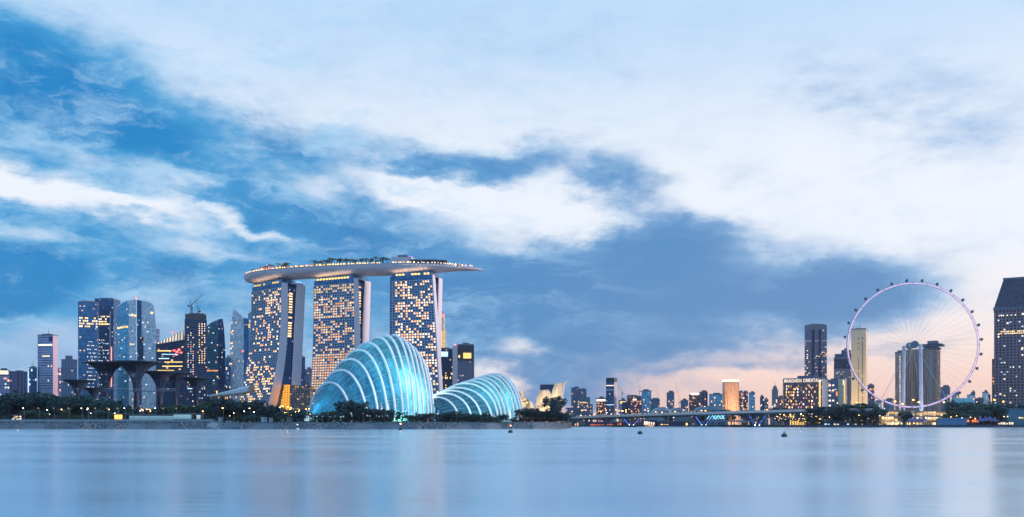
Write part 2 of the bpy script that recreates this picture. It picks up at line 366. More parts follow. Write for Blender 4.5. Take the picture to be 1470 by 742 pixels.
F_purple = facade('purple_grey_block_wall', (.2, .16, .26), (.06, .08, .18), 5, 60, .4, 1.1, .4, .3, lit=0, seed=15)
F_brown = facade('brown_block_wall', (.2, .12, .14), (.07, .06, .1), 3.4, 3.4, .5, .5, .4, .3, lit=.16, litcol=(1, .5, .3), lits=1.3, seed=17)
F_slate = facade('slate_tower_wall', (.2, .23, .32), (.05, .08, .16), 3.6, 3.4, .6, .5, .5, .2, lit=.08, litcol=(1, .75, .5), seed=19)
F_res = facade('residential_wall', (.15, .24, .34), (.04, .12, .2), 3, 3.1, .5, .5, .4, .3, lit=.07, seed=21)

# --- left edge of the city
T = tower('office_block', 'pale low tower with a bright lit crown at the far left edge', -6, 14, None, 532, 1500, -28, F_white)
band(T, G_WHITE, .93, 1.0, .2, .9); band(T, G_PINK, .84, .87, .55, .8); lit(T, [G_COOL, G_WHITE], 8, 10, 5, v=(.2, .85))
T = tower('office_block', 'low purplish block between the lit pale tower and a dark blue one', 14, 39, None, 534, 1450, -27, F_purple)
lit(T, [G_PINK, G_WHITE], 5, 8, 8, v=(.3, .95), wf=.4)
T = tower('office_block', 'narrow dark blue tower left of the white banded tower', 41, 53, None, 528, 1500, -27, F_navy2, roof='mast')
lit(T, [G_COOL], 6, 12, 4); band(T, G_COOL, .3, .95, -.04, .03)
T = tower('office_tower', 'white tower with thin horizontal window bands and two roof masts', 54, 76, 83, 481, 1500, 8, F_white, roof='mast', side=mat('sunlit_pink_flank', (.66, .5, .56), .7))  # right flank carries the low sun's pink in its colour
lit(T, [G_WHITE], 7, 14, 5, v=(.2, .95), wf=.3, hf=.3); band(T, mat('navy_panel', (.01, .04, .2), .5), .93, .985, .74, .98, name='roof_panel')
band(T, G_WHITE, .885, .9, .05, .95); band(T, G_WHITE, .76, .775, .3, .8)
T = tower('office_block', 'thin pinkish tower tucked behind the white banded tower', 81, 88, None, 528, 1560, -27, F_white, roof=None)
lit(T, [G_WHITE, G_PINK], 9, 14, 2, wf=.5)
T = tower('apartment_block', 'grey stepped apartment tower left of the tallest navy tower', 88, 111, None, 517, 1450, -26, F_grey, roof='plant')
T2_ = MB().box(-T[1]*.75, -T[1]*.3, 1, 12, T[3], T[3]+7).build('upper_storeys', F_grey, T[0]); lit(T, [G_COOL], 10, 12, 8, v=(.02, .7), wf=.4)
# --- the tall navy slab pair
T = tower('office_tower', 'tall navy glass tower with two bright bands of lit floors near its top', 112, 140, None, 434, 1640, -20, F_navy, W=30)
lit(T, [G_COOL, G_WHITE], 60, 26, 7, u=(.45, .97), v=(.3, .7), wf=.6, hf=.4, fill=lambda i, j: j % 2 == 0); lit(T, [G_WHITE, G_GOLD], 26, 4, 10, u=(.05, 1), v=(.79, .88), wf=.8, hf=.55)
T = tower('office_tower', 'tallest navy slab with vertical columns of lit windows behind its twin', 136, 163, 173, 429, 1690, 2, F_navy2, W=None)
lit(T, [G_COOL, G_WHITE], 46, 28, 6, u=(.1, .75), v=(.3, .68), wf=.55, hf=.4, fill=lambda i, j: j % 2); lit(T, [G_WHITE, G_GOLD], 24, 4, 9, u=(.05, .8), v=(.79, .87), wf=.8, hf=.55)
band(T, G_PINK, .3, .62, .86, .92); band(T, M_palewall, .28, .9, .8, .85, name='pale_fin', out=.9); lit(T, [G_COOL], 10, 4, 8, u=(0, .8), v=(.02, .22))
# --- pale curved glass tower in three shafts
def poly_tower(name, label, pts, D, m, z0=2., depth=26, cat='tower', pxc=None, group=None, side=None):
    """front outline traced as (px, py) pairs, given its own distance and depth"""
    xs = [X(p[0], D) for p in pts]; cx = sum(xs)/len(xs); root = thing(name, label, cat, (cx, D, z0), math.atan(cx/D)*0, group); k = cx/D
    n = len(pts); fr = [(xs[i]-cx, 0, Z(pts[i][1], D)-z0) for i in range(n)]; bk = [((xs[i]+k*depth)-cx, depth, fr[i][2]) for i in range(n)]
    b = MB(); b.add(fr, [tuple(range(n))]); b.add(bk, [tuple(range(n))[::-1]])
    b.add(fr+bk, [(i, i+n, (i+1) % n+n, (i+1) % n) for i in range(n)], 1); b.build('wall', [m, side or m], root)
    return root, (max(xs)-min(xs)), depth, max(p[2] for p in fr), fr
def lit_at(root, cx, D, z0, pts, m, w=2.4, h=1.7, name='window'):
    for (px, py) in pts: link_copy(unit(m), name, root, (X(px, D)-cx, -.1, Z(py, D)-z0), (w, 1, h))
D = 1560
Q = poly_tower('glass_tower', 'pale curved glass tower in pieced shafts with a red roof lamp', [(185, 612), (185, 432), (195, 429), (196, 612)], D, F_pale)
root = Q[0]; cx = root.location.x
def add_slab(root, cx, D, pts, m, name, dy=0., depth=22, z0=2.):
    n = len(pts); fr = [(X(p[0], D)-cx, dy, Z(p[1], D)-z0) for p in pts]; k = cx/D; bk = [(a+k*depth, depth+dy, c) for a, _, c in fr]
    b = MB(); b.add(fr, [tuple(range(n))]); b.add(bk, [tuple(range(n))[::-1]]); b.add(fr+bk, [(i, i+n, (i+1) % n+n, (i+1) % n) for i in range(n)]); return b.build(name, m, root)
add_slab(root, cx, D, [(167, 612), (167, 455), (170, 441), (176, 434), (184.7, 431), (184.7, 612)], F_teal, 'curved_glass_shaft', .6)
add_slab(root, cx, D, [(196.2, 612), (196.2, 430), (203, 431.5), (203, 612)], F_navy2, 'glass_strip', 1.2)
add_slab(root, cx, D, [(203.2, 612), (203.2, 431), (213, 433), (220, 437), (222, 449), (224, 470), (224, 612)], F_pale, 'right_shaft', .3)
add_slab(root, cx, D, [(199.6, 520), (199.6, 482), (206, 484), (206, 520)], F_dark, 'recess_glass', -.6, 1)
o = MB().ball((X(194, D)-cx, 4, Z(427.5, D)-2), 1.6).build('roof_lamp', G_RED, root)
lit_at(root, cx, D, 2, [(186, 452), (189, 495), (192, 494), (188, 512), (196, 507), (206, 512), (215, 500), (212, 476), (207, 494), (219, 514), (205, 463), (170, 480), (174, 500), (178, 512), (172, 530), (180, 547), (210, 552), (176, 470)], G_COOL, 3, 1.6)
lit_at(root, cx, D, 2, [(170, 471), (174, 470), (178, 469), (182, 469), (190, 452), (194, 453), (218, 449), (188, 494)], G_WARM, 4, 3)
T = tower('office_block', 'slim pale tower peeping out behind the pale curved glass tower', 222, 229, None, 474, 1750, -20, F_white, roof='plant')
# --- the building with the sloping lit roof
D = 1480
Q = poly_tower('convention_block', 'dark glass block with floors lit in strips under a sloping bright roof', [(224, 612), (224, 494), (265, 487), (265, 612)], D, F_dark)
root = Q[0]; cx = root.location.x
add_slab(root, cx, D, [(223.5, 494), (264, 474), (266, 487.5), (224, 494.5)], mat('ribbed_roof_steel', (.6, .55, .5), .5), 'sloping_roof', -2, 24)
for i in range(9):
    a = 228+i*4.2; b_ = MB().tube([(X(a, D)-cx, -2.8, Z(494.3-(a-224)*.17, D)-2), (X(a+.6, D)-cx, -2.8, Z(494.-(a+.6-223.5)*.47, D)-2)], .5, 4); b_.build('roof_light', G_WHITE, root)
for (y_, a, b2) in ((503, 226, 246), (508, 232, 256), (514, 228, 243), (519, 236, 262), (525, 233, 262), (531, 226, 250), (537, 234, 262), (543, 238, 258)):
    MB().box(X(a, D)-cx, X(b2, D)-cx, -.4, -.05, Z(y_, D)-3.4, Z(y_, D)-2).build('light_band', G_GOLD if y_ % 2 else G_COOL, root)
lit_at(root, cx, D, 2, [(250, 503), (254, 505), (257, 502), (253, 509), (260, 506)], G_RED, 4, 2.5, 'sign_light')
lit_at(root, cx, D, 2, [(242, 490), (262, 498), (230, 520), (247, 517), (240, 528), (258, 530)], G_WARM, 3, 2)
o = MB().ball((X(246, D)-cx, 4, Z(477, D)-2), 1.8).build('roof_lamp', G_RED, root)
# --- dark tower under construction with its crane
D = 1400
T = tower('unfinished_tower', 'dark tower under construction ringed by columns of work lights', 265, 297, None, 459, D, -20, F_dark, roof=None, W=28)
root, L, W, H = T
p = MB().box(-L+1, -1, 1, W-1, H, H+8); p.box(-L*.8, -L*.1, 3, W-3, H+8, H+10); p.build('scaffold_crown', M_steel, root)
for i in range(9): MB().tube([(-L+1+i*(L-2)/8, .6, H), (-L+1+i*(L-2)/8, .6, H+9+rnd.random()*2)], .25, 4).build('scaffold_pole', M_steel, root)
for u_ in (.16, .28, .38): lit(T, [G_WHITE, G_PINK, G_COOL], 12, 20, 1, u=(u_-.02, u_+.02), v=(.45, .88), wf=1, hf=.4)
for u_ in (.66, .78, .9): lit(T, [G_WHITE, G_GOLD], 14, 18, 1, u=(u_-.02, u_+.02), v=(.58, .97), wf=1, hf=.5)
lit(T, [G_WHITE, G_COOL], 22, 10, 8, u=(.1, .95), v=(.15, .45), wf=.3, hf=.4); band(T, G_COOL, .34, .348, .12, .5)
def crane(px, pyb, pyt, pxj, pyj, D, label, counter=3, group=None, thick=.45):
    """luffing tower crane: mast, jib with tie, counter-jib, cab"""
    x = X(px, D); z0 = Z(pyb, D); zt = Z(pyt, D); root = thing('tower_crane', label, 'crane', (x, D, z0), 0, group); h = zt-z0; th = thick
    b = MB()
    for sx in (-1, 1):
        for sy in (-1, 1): b.tube([(sx*th*1.6, sy*th*1.6, 0), (sx*th*1.6, sy*th*1.6, h)], th*.5, 4)
    n = max(2, int(h/4))
    for i in range(n): s = 1 if i % 2 else -1; b.tube([(-s*th*1.6, -th*1.6, h*i/n), (s*th*1.6, -th*1.6, h*(i+1)/n)], th*.35, 4)
    b.build('mast', M_steel, root)
    tip = (X(pxj, D)-x, 0, Z(pyj, D)-z0); s = 1 if tip[0] > 0 else -1; b = MB()
    b.tube([(0, -th, h), tip], th*.7, 4, r1=th*.3); b.tube([(0, th, h+1.2), tip], th*.5, 4, r1=th*.3)
    b.build('jib', M_steel, root)
    b = MB().box(-s*counter*2.2-1.2, -s*counter*2.2+1.2, -1, 1, h-2.2, h-.1); b.tube([(0, 0, h), (-s*counter*2.2, 0, h)], th*.7, 4); b.build('counter_jib', M_steel, root)
    b = MB().tube([(0, 0, h), (-s*2.4, 0, h+7)], th*.5, 4); b.tube([(-s*2.4, 0, h+7), tip], th*.22, 3); b.tube([(-s*2.4, 0, h+7), (-s*counter*2.2, 0, h)], th*.22, 3); b.build('tie_frame', M_steel, root)
    MB().box(s*.6, s*.6+1.8*s, -1, 1, h-2, h).build('cab', M_white, root)
    return root
crane(275, 452, 438, 292, 422, 1412, 'luffing crane with raised jib on top of the unfinished dark tower', 2, thick=.7)
crane(285, 452, 446, 280, 428, 1418, 'small steep crane beside the larger one on the unfinished tower', 1, thick=.5)
# --- curved top tower, low block, sail shaped pair
D = 1450
Q = poly_tower('glass_tower', 'teal glass tower whose roof curves up to its right edge', [(297, 612), (297, 468), (303, 463), (310, 460), (316, 459), (321, 470), (323, 500), (324, 612)], D, F_teal, side=F_navy)
root = Q[0]; cx = root.location.x
add_slab(root, cx, D, [(314, 612), (313, 458.5), (320, 457.5), (322, 470), (324, 500), (325, 612)], F_navy2, 'right_shaft', -1.5, 20)
r_ = random.Random(5); lit_at(root, cx, D, 2, [(313+r_.random()*9, 480+r_.random()*70) for _ in range(16)], G_WARM, 3, 1.8)
lit_at(root, cx, D, 2, [(316+(i % 2)*2.4, 494+i*4.2) for i in range(8)]+[(298+i*3.2, 532) for i in range(6)], G_ORANGE, 3, 2)
lit_at(root, cx, D, 2, [(300, 470), (306, 478), (304, 492), (309, 503), (300, 520), (307, 546)], G_COOL, 2.4, 1.6)
T = tower('office_block', 'short dark blue block wedged between the teal and the sail shaped tower', 324, 331, None, 514, 1420, -18, F_navy2); lit(T, [G_WHITE, G_COOL], 9, 12, 3, v=(.1, .95))
T = tower('office_block', 'low dark block with lit floors behind the tensile roof, left of the sail tower', 300, 330, None, 556, 1380, -18, F_dark, roof=None); lit(T, [G_WARM, G_GOLD], 8, 4, 12, v=(.3, .95))
D = 1430
Q = poly_tower('glass_tower', 'pointed sail shaped pale glass tower rising to a sharp left tip', [(330, 612), (330.5, 480), (333, 455), (335.5, 443), (342, 449), (350, 456), (351, 612)], D, F_pale, side=F_teal)
root = Q[0]; cx = root.location.x
add_slab(root, cx, D, [(350.2, 612), (350.2, 456.5), (356, 457), (357, 461), (357, 612)], F_navy, 'right_shaft', -1, 20)
r_ = random.Random(9); lit_at(root, cx, D, 2, [(331.5+r_.random()*3, 470+r_.random()*60) for _ in range(9)]+[(351+r_.random()*5, 470+r_.random()*70) for _ in range(12)], G_WARM, 2.2, 2)
lit_at(root, cx, D, 2, [(349, 504), (352, 506), (354, 503)], G_RED, 3, 2.2, 'sign_light')
T = tower('glass_tower', 'teal glass tower half hidden behind the leftmost hotel tower', 356, 367, None, 451, 1480, -16, F_teal, roof='plant'); lit(T, [G_WARM], 5, 14, 3)
# --- between the hotel towers
T = tower('office_block', 'dark blue block seen between the left and middle hotel towers', 426, 438, None, 513, 1500, -14, F_navy2, roof='plant'); lit(T, [G_GOLD, G_COOL], 9, 14, 4, v=(.2, .98)); band(T, G_GOLD, .3, .36, .2, .9)
T = tower('office_block', 'lower blue block right of the dark one between the hotel towers', 438, 449, None, 531, 1520, -13, F_grey); lit(T, [G_COOL, G_PINK], 6, 9, 4, v=(.2, .9))
# --- right of the hotel
D = 1500
root = thing('stepped_tower', 'golden floodlit stepped round tower behind the right hotel tower', 'tower', (X(634, D), D, 2)); H = Z(447, D)-2; r0 = 9
F_gold = facade('golden_lit_wall', (.55, .47, .33), (.14, .12, .12), 2.4, 3.6, .45, .6, .3, .3, lit=.5, litcol=(1, .74, .32), lits=.9, seed=31)
b = MB(); b.cyl(0, 0, 0, H*.62, r0, seg=20); b.cyl(0, 0, H*.62, H*.84, r0*.85, seg=20); b.cyl(0, 0, H*.84, H*.96, r0*.62, seg=20); b.build('wall', F_gold, root)
b = MB().cyl(0, 0, H*.96, H, r0*.35, seg=12); b.tube([(0, 0, H), (0, 0, H+4)], .3, 4); b.build('roof_plant', M_trim, root)
MB().ball((3, -6, H*.965), 1.7).build('roof_lamp', G_RED, root)
for k in range(6): MB().box(-6+k*2.2, -5.4+k*2.2, -r0-.5, -r0-.1, H*.63, H*.83).build('glow_strip', G_GOLD, root)
T = tower('office_block', 'dark glass block with a glowing blue sign and a cross of lit windows', 628, 650, None, 501, 1400, -4.5, F_dark)
band(T, G_COOL, .9, .965, .2, .68, name='sign_panel'); lit(T, [G_GOLD], 8, 14, 1, u=(.5, .6), v=(.25, .7)); lit(T, [G_GOLD, G_WHITE], 5, 1, 7, u=(.15, .9), v=(.6, .64), hf=.7); lit(T, [G_WARM], 5, 12, 7, v=(.2, .8))
band(T, G_PINK, .3, .9, 1.0, 1.03, out=.5)
T = tower('office_tower', 'dark tower with a pale side wall and a bright strip of light under its roof', 657, 680, None, 495, 1340, -4, F_slate, W=25)
root, L, W, H = T
MB().box(-L-7.5, -L-.02, .5, W-1, 0, H-1).build('side_wall', mat('pale_lavender_wall', (.72, .66, .72), .6), root)
band(T, mat('dark_panel', (.05, .05, .07), .4), .8, .99, .0, 1, name='crown_panel', out=.2); band(T, G_GOLD, .83, .9, .35, .85, out=.45); band(T, G_GOLD, .84, .87, .05, .15, out=.45)
band(T, M_palewall, .02, .99, 1.0, 1.04, name='corner_fin', out=.6)
MB().ball((-L-4, 3, H), 1.3).build('roof_lamp', G_RED, root)
# ------------------------------------------------------------------ three hotel towers and the deck across them
M_fin = mat('pale_hotel_fin', (.8, .74, .78), .6, var=.06, nscale=.03)
M_hglass = facade('hotel_glass', (.06, .14, .26), (.05, .16, .32), 3.6, 3.4, .9, .8, .6, .15, lit=0, seed=41)
M_slab = mat('balcony_white', (.66, .68, .76), .6)
H_WARM = glow('hotel_room_warm', srgb(255, 198, 140), 1.9, .45); H_ORANGE = glow('hotel_room_orange', srgb(255, 172, 105), 1.7, .4)
H_PALE = glow('hotel_room_pale', srgb(255, 222, 185), 1.8, .4); H_GOLD = glow('hotel_room_gold', srgb(255, 208, 110), 1.5, .3)
def hotel(label, px0, pxf, D, t, pyt, zones, seed, flare, splay):
    r_ = random.Random(seed); t = R(t); z0 = 2.; P = X(pxf, D); k0 = (px0-735)/F; L = (P-k0*D)/(math.cos(t)+k0*math.sin(t)); H = Z(pyt, D)-z0
    root = thing('hotel_tower', label, 'hotel tower', (P, D, z0), -t)
    FR = lambda h: -flare*(1-h)**2.6                      # front face: flares out to the water side towards the ground (local y, minus = viewer)
    RB = lambda h: 37-11*(1-h); RF = lambda h: 24-12*(1-h)
    N = 44; hs = [i/N for i in range(N+1)]
    def slab(fy, by, name, m0, m1, x0=-L, x1=0, zt=1., own=False):
        b = MB()
        f0 = [(x0, fy(h), h*H*zt) for h in hs]; f1 = [(x1+(splay*(1-h) if own else 0), fy(h), h*H*zt) for h in hs]; b0 = [(x0, by(h), h*H*zt) for h in hs]; b1 = [(x1+(splay*(1-h) if own else 0), by(h), h*H*zt) for h in hs]
        b.grid([f0, f1]); b.grid([b1, b0]); b.grid([f1, b1], 1); b.grid([b0, f0], 1); b.add([f0[-1], f1[-1], b1[-1], b0[-1]], [(0, 1, 2, 3)], 1)
        return b.build(name, [m0, m1], root)
    slab(FR, lambda h: FR(h)+13-5*h, 'front_wall', M_hglass, M_fin, own=True)
    slab(RF, RB, 'rear_wall', M_hglass, M_fin)
    slab(lambda h: FR(h)+10, lambda h: RF(h)+1, 'recess_glass', F_navy2, F_navy2, -L+1.5, -2.2, .985)
    # fin caps standing proud of both end walls
    for (sf, a, c, nm) in ((splay, FR, lambda h: FR(h)+13-5*h, 'end_fin'), (0, RF, RB, 'end_fin')):
        b = MB(); fl = [(.15+sf*(1-h), a(h)-.5, h*H) for h in hs]; fr = [(1.2+sf*(1-h), a(h)-.5, h*H) for h in hs]; bl = [(.15+sf*(1-h), c(h)+.5, h*H) for h in hs]; br = [(1.2+sf*(1-h), c(h)+.5, h*H) for h in hs]
        b.grid([fl, fr]); b.grid([fr, br]); b.grid([br, bl]); b.grid([bl, fl]); b.add([fl[-1], fr[-1], br[-1], bl[-1]], [(0, 1, 2, 3)]); b.build(nm, M_fin, root)
    # balcony slabs and party walls as one grid on the curved front
    rows = 55; cols = 17; b = MB(); dz = H*.965/rows; dx = L/cols
    for j in range(rows+1):
        z = j*dz; y = FR(z/H); b.box(-L, splay*(1-z/H), y-1.3, y-.05, z-.32, z+.32)
    for i in range(cols+1):
        x = -L; e = i/cols; wd = lambda h: (L+splay*(1-h))*e; lo = [(x+wd(h)-.22, FR(h)-1.15, h*H*.965) for h in hs]; hi = [(x+wd(h)+.22, FR(h)-1.15, h*H*.965) for h in hs]
        bo = [(x+wd(h)-.22, FR(h)-.04, h*H*.965) for h in hs]; bi = [(x+wd(h)+.22, FR(h)-.04, h*H*.965) for h in hs]; b.grid([lo, hi]); b.grid([hi, bi]); b.grid([bo, lo])
    b.build('balcony_grid', M_slab, root)
    # lit rooms
    cells = []
    for j in range(rows):
        v = j/rows
        for i in range(cols):
            p, mm = zones(i/(cols-1), v, i, j)
            if r_.random() < p: cells.append((i, j, r_.choice(mm)))
    r_.shuffle(cells); cells.sort(key=lambda c: -c[1] < -30 and 0 or 0)
    rest = {}
    for n, (i, j, m) in enumerate(cells):
        z = (j+.5)*dz; y = FR(z/H); x = -L+(i+.5)/cols*(L+splay*(1-z/H)); w = dx-1.35; h = dz-1.5
        if n < 100: link_copy(unit(m), 'window', root, (x, y-.3, z), (w, 1, h))
        else: rest.setdefault(m.name, []).append((x, y, z, w, h))
    b = MB(); ms = [MATS[k] for k in rest]
    for q, k in enumerate(rest):
        for (x, y, z, w, h) in rest[k]: b.box(x-w/2, x+w/2, y-.34, y-.24, z-h/2, z+h/2, q)
    o = b.build('window', ms, root); o['kind'] = 'stuff'
    # lit landings in the slot between the two legs
    for j in range(46):
        h = .1+.87*j/46
        if (h > .62 and r_.random() < .75) or (h < .25) or r_.random() < .12:
            y0 = FR(h)+13-5*h+1.2; y1 = RF(h)-.8
            if y1-y0 > 1: link_copy(unit(H_WARM if h > .3 else H_ORANGE), 'landing_window', root, (-2.0, (y0+y1)/2, h*H), (min(y1-y0, 5.5), 1, 1.9), (0, 0, R(90)))
    # crown: glowing recessed storey under the deck
    MB().box(-L+2, -2, 2, 36, H, H+5.2).build('crown_storey', M_hglass, root)
    b = MB()
    for i in range(12):
        if r_.random() < .8: x = -L+3+i*(L-6)/12; b.box(x, x+(L-6)/12*.7, 1.7, 1.95, H+.8, H+3)
    b.build('crown_light', H_GOLD, root)
    ld = bpy.data.lights.new('crown_uplight', 'AREA'); ld.shape = 'RECTANGLE'; ld.size = L*.85; ld.size_y = 1.6; ld.energy = 1.8e3; ld.color = (1, .72, .45); lo_ = bpy.data.objects.new('crown_uplight', ld); COL.objects.link(lo_); lo_.parent = root; lo_.location = (-L*.5, -2.5, H+.6); lo_.rotation_euler = (R(180), 0, 0)
    return root, L, H, t
def z1(u, v, i, j):
    if v > .96: return .25, [H_WARM, H_GOLD]
    if v > .8: return (.6 if u > .45 else .2), [H_ORANGE, H_WARM, H_PALE]
    if v > .42: return .17+(.22 if int(i/3+j/4) % 3 == 0 else 0), [H_WARM, H_PALE, H_ORANGE]
    return .42+(.2 if int(i/3+j/3) % 2 else -.12), [H_GOLD, H_WARM, H_ORANGE, H_PALE]
def z2(u, v, i, j):
    if v > .94: return .6, [H_GOLD, H_WARM]
    if .28 < v < .5: return .93, [H_ORANGE, H_WARM, H_PALE]
    if v < .28: return .75, [H_GOLD, H_WARM]
    if int(j/2) % 5 == 0: return .15, [H_WARM]
    return .6, [H_WARM, H_PALE, H_ORANGE]
def z3(u, v, i, j):
    if u < .1: return 0, [H_WARM]
    if int(j/2+i/5) % 4 == 0: return .12, [H_WARM, H_PALE]
    if .5 < v < .62 and .15 < u < .7: return .95, [H_ORANGE, H_PALE]
    return .6, [H_WARM, H_PALE, H_ORANGE]
HT = [hotel('leftmost hotel tower, its curved front sparsely lit, beside the sail shaped tower', 362, 404.5, 1196, 40, 405.5, z1, 11, 32, 0),
      hotel('middle hotel tower of the three, behind the taller glass dome', 451, 508, 1172, 25, 399, z2, 12, 14, 6),
      hotel('right hotel tower under the long pointed overhang of the roof deck', 560, 620, 1150, 15, 394, z3, 13, 3, 13)]
# atrium between the legs of the left tower
D = 1175
root = thing('hotel_atrium', 'glowing orange glass atrium with a sloping roof at the foot of the leftmost hotel tower', 'atrium', (X(420, D), D, 2)); cx = X(420, D)
G_ATR = glow('atrium_glow', srgb(255, 168, 60), .95); M_atr = facade('atrium_screen', (.42, .36, .38), (.4, .26, .2), 3.2, 3.2, .85, .85, .1, .4, lit=.25, litcol=(1, .6, .3), lits=.5, seed=44)
pt = lambda px, py, y: (X(px, D)-cx, y, Z(py, D)-2)
b = MB(); fr = [pt(403, 588, 0), pt(408, 553, 0), pt(416, 552, 0), pt(416, 588, 0)]; bk = [(a, 25, c) for a, _, c in fr]; b.add(fr+bk, [(0, 1, 2, 3), (4, 5, 6, 7), (0, 1, 5, 4), (1, 2, 6, 5), (2, 3, 7, 6)]); b.build('lit_screen', G_ATR, root)
b = MB(); fr = [pt(416.2, 588, 0), pt(416.2, 552, 0), pt(445, 556, 0), pt(445, 588, 0)]; bk = [(a, 25, c) for a, _, c in fr]; b.add(fr+bk, [(0, 1, 2, 3), (4, 5, 6, 7), (0, 1, 5, 4), (1, 2, 6, 5), (2, 3, 7, 6)]); b.build('screen', M_atr, root)
b = MB()
for i in range(12): a = 405+i*3.5; b.tube([pt(a, 588, -.4), pt(a+(1 if i < 4 else 0), 553.5, -.4)], .22, 4)
for i in range(9): y_ = 556+i*3.6; b.tube([pt(404.5, y_, -.4), pt(445, y_+.5, -.4)], .18, 4)
b.build('mullions', M_steel, root); b = MB().add([pt(402, 551.5, -2), pt(448, 554.5, -2), pt(448, 554.5, 27), pt(402, 551.5, 27)], [(0, 1, 2, 3)]); b.box(*[0, .1, 0, .1, 0, .1]); b.build('roof', M_palewall, root)
# white tensile roof left of the hotel
D = 1120
root = thing('tensile_canopy', 'long white tensile canopy rising to the right at the foot of the leftmost hotel tower', 'canopy', (X(325, D), D, 2)); cx = X(325, D)
b = MB(); rows = []
for j in range(5):
    rows.append([(X(px, D)-cx, j*9, Z(py-(3 if j in (1, 2, 3) else 0)*(max(0, px-298)/60)**.5, D)-2) for px, py in ((297, 567.5), (306, 566), (318, 563.8), (332, 561), (345, 558), (356, 556))])
b.grid(rows); b.grid([[(p[0], p[1], p[2]-.5-2.6*abs(i-2.5)/2.5*0-4.2*min(1, max(.15, i/4))) for i, p in enumerate(r0_)] for r0_ in rows], flip=True)
r0_ = rows[0]; lo_ = [(p[0], p[1], p[2]-.5-4.2*min(1, max(.15, i/4))) for i, p in enumerate(r0_)]; b.grid([lo_, r0_]); b.build('membrane', mat('membrane', (.8, .85, .88), .5), root)
for i, px in enumerate((302, 312, 323, 334, 345)): MB().tube([(X(px, D)-cx, 3, 0), (X(px, D)-cx, 3, Z(567-(px-298)*.16, D)-2)], .4, 5).build('mast', M_white, root)
# ---- the boat shaped deck
def sp(t):     # spine of the deck through the tower heads, t 0..1 ; returns x, y
    pts = [(X(358, 1262), 1262), (X(398, 1222), 1222), (X(489, 1194), 1194), (X(598, 1170), 1170), (X(655, 1166), 1166), (X(693, 1174), 1174)]
    ds = [0]
    for a, c in zip(pts[:-1], pts[1:]): ds.append(ds[-1]+math.dist(a, c))
    s = t*ds[-1]; i = max(k for k in range(len(ds)-1) if ds[k] <= s+1e-6)
    f = (s-ds[i])/(ds[i+1]-ds[i]); p = [pts[max(0, i-1)], pts[i], pts[i+1], pts[min(len(pts)-1, i+2)]]
    q = [.5*((2*p[1][k])+(-p[0][k]+p[2][k])*f+(2*p[0][k]-5*p[1][k]+4*p[2][k]-p[3][k])*f*f+(-p[0][k]+3*p[1][k]-3*p[2][k]+p[3][k])*f**3) for k in (0, 1)]
    return Vector((q[0], q[1]))
def prof(t):   # half width, deck height, depth
    w = 19*min(1, (.35+.65*(t/.1)**.6 if t < .1 else 1)); w *= 1 if t < .68 else max(.03, 1-((t-.68)/.32)**2.1)
    dz = 206.5+2*math.sin(min(1, t/.75)*math.pi*.9)-(max(0, t-.7)/.3)**1.6*4.5
    dp = 11.2*(min(1, .5+.5*(t/.07)) if t < .07 else 1)*(1 if t < .66 else max(.08, 1-((t-.66)/.34)**1.5))
    return w, dz, dp
root = thing('roof_deck', 'long boat shaped roof deck lying across the three hotel towers, pointed at its right end', 'roof deck', (0, 0, 0))
M_hull = mat('hull_panels', (.76, .64, .66), .5, .1, var=.12, nscale=.05)
NS = 72; rows = []; DTOP = []
for i in range(NS+1):
    t = i/NS; p = sp(t); q = (sp(min(1, t+.01))-sp(max(0, t-.01))).normalized(); nrm = Vector((q.y, -q.x)); w, dz, dp = prof(t); r0_ = []
    for k in range(15):
        a = math.pi*k/14; r0_.append((p.x+nrm.x*w*math.cos(a), p.y+nrm.y*w*math.cos(a), dz-dp*max(0, math.sin(a))**.72))
    rows.append(r0_); DTOP.append((p, nrm, w, dz))
b = MB(); b.grid(rows); b.add(rows[0], [tuple(range(15))]); b.add([v for r0_ in rows for v in (r0_[0], r0_[-1])], [(2*i, 2*i+1, 2*i+3, 2*i+2) for i in range(NS)])
b.build('hull', M_hull, root, smooth=True)
b = MB()
for s_ in (-1, 1):
    pa = [(p.x+n_.x*w*s_, p.y+n_.y*w*s_, dz+.1) for p, n_, w, dz in DTOP]; b.grid([pa, [(x, y, z+1.5) for x, y, z in pa]]); pb = [(p.x+n_.x*(w-.5)*s_, p.y+n_.y*(w-.5)*s_, dz+.1) for p, n_, w, dz in DTOP]; b.grid([pb, [(x, y, z+1.5) for x, y, z in pb]]); b.grid([[(x, y, z+1.5) for x, y, z in pa], [(x, y, z+1.5) for x, y, z in pb]])
b.build('parapet', mat('deck_parapet', (.5, .5, .55), .4), root)
def ondeck(t, side):
    i = min(NS, int(t*NS)); p, n_, w, dz = DTOP[i]; t0 = i/NS; p = sp(t); return p.x+n_.x*w*side, p.y+n_.y*w*side, dz
lampm = None
for i in range(92):
    t = .012+i*.0103+rnd.uniform(-.003, .003)
    if .62 < t < .66 or t > .965: continue
    x, y, z = ondeck(t, .93); m = glow('deck_gold', srgb(255, 185, 75), 4, .5) if (.36 < t < .6 or .165 < t < .27) else (G_LAMPW if t > .66 and i % 2 else glow('deck_warm', srgb(255, 190, 120), 3.2, .5))
    if lampm is None: lampm = MB().ball((0, 0, 0), .62, 6).build('deck_lamp', glow('deck_warm', srgb(255, 190, 120), 3.2, .5), root); lampm.location = (x, y, z+1.9); continue
    o = bpy.data.objects.new('deck_lamp', lampm.data.copy()); o.data.materials[0] = G_WHITE if m is G_LAMPW else m; COL.objects.link(o); o.parent = root; o.location = (x, y, z+rnd.uniform(1.8, 2.8)); o.scale = (rnd.uniform(1.1, 2.0),)*3
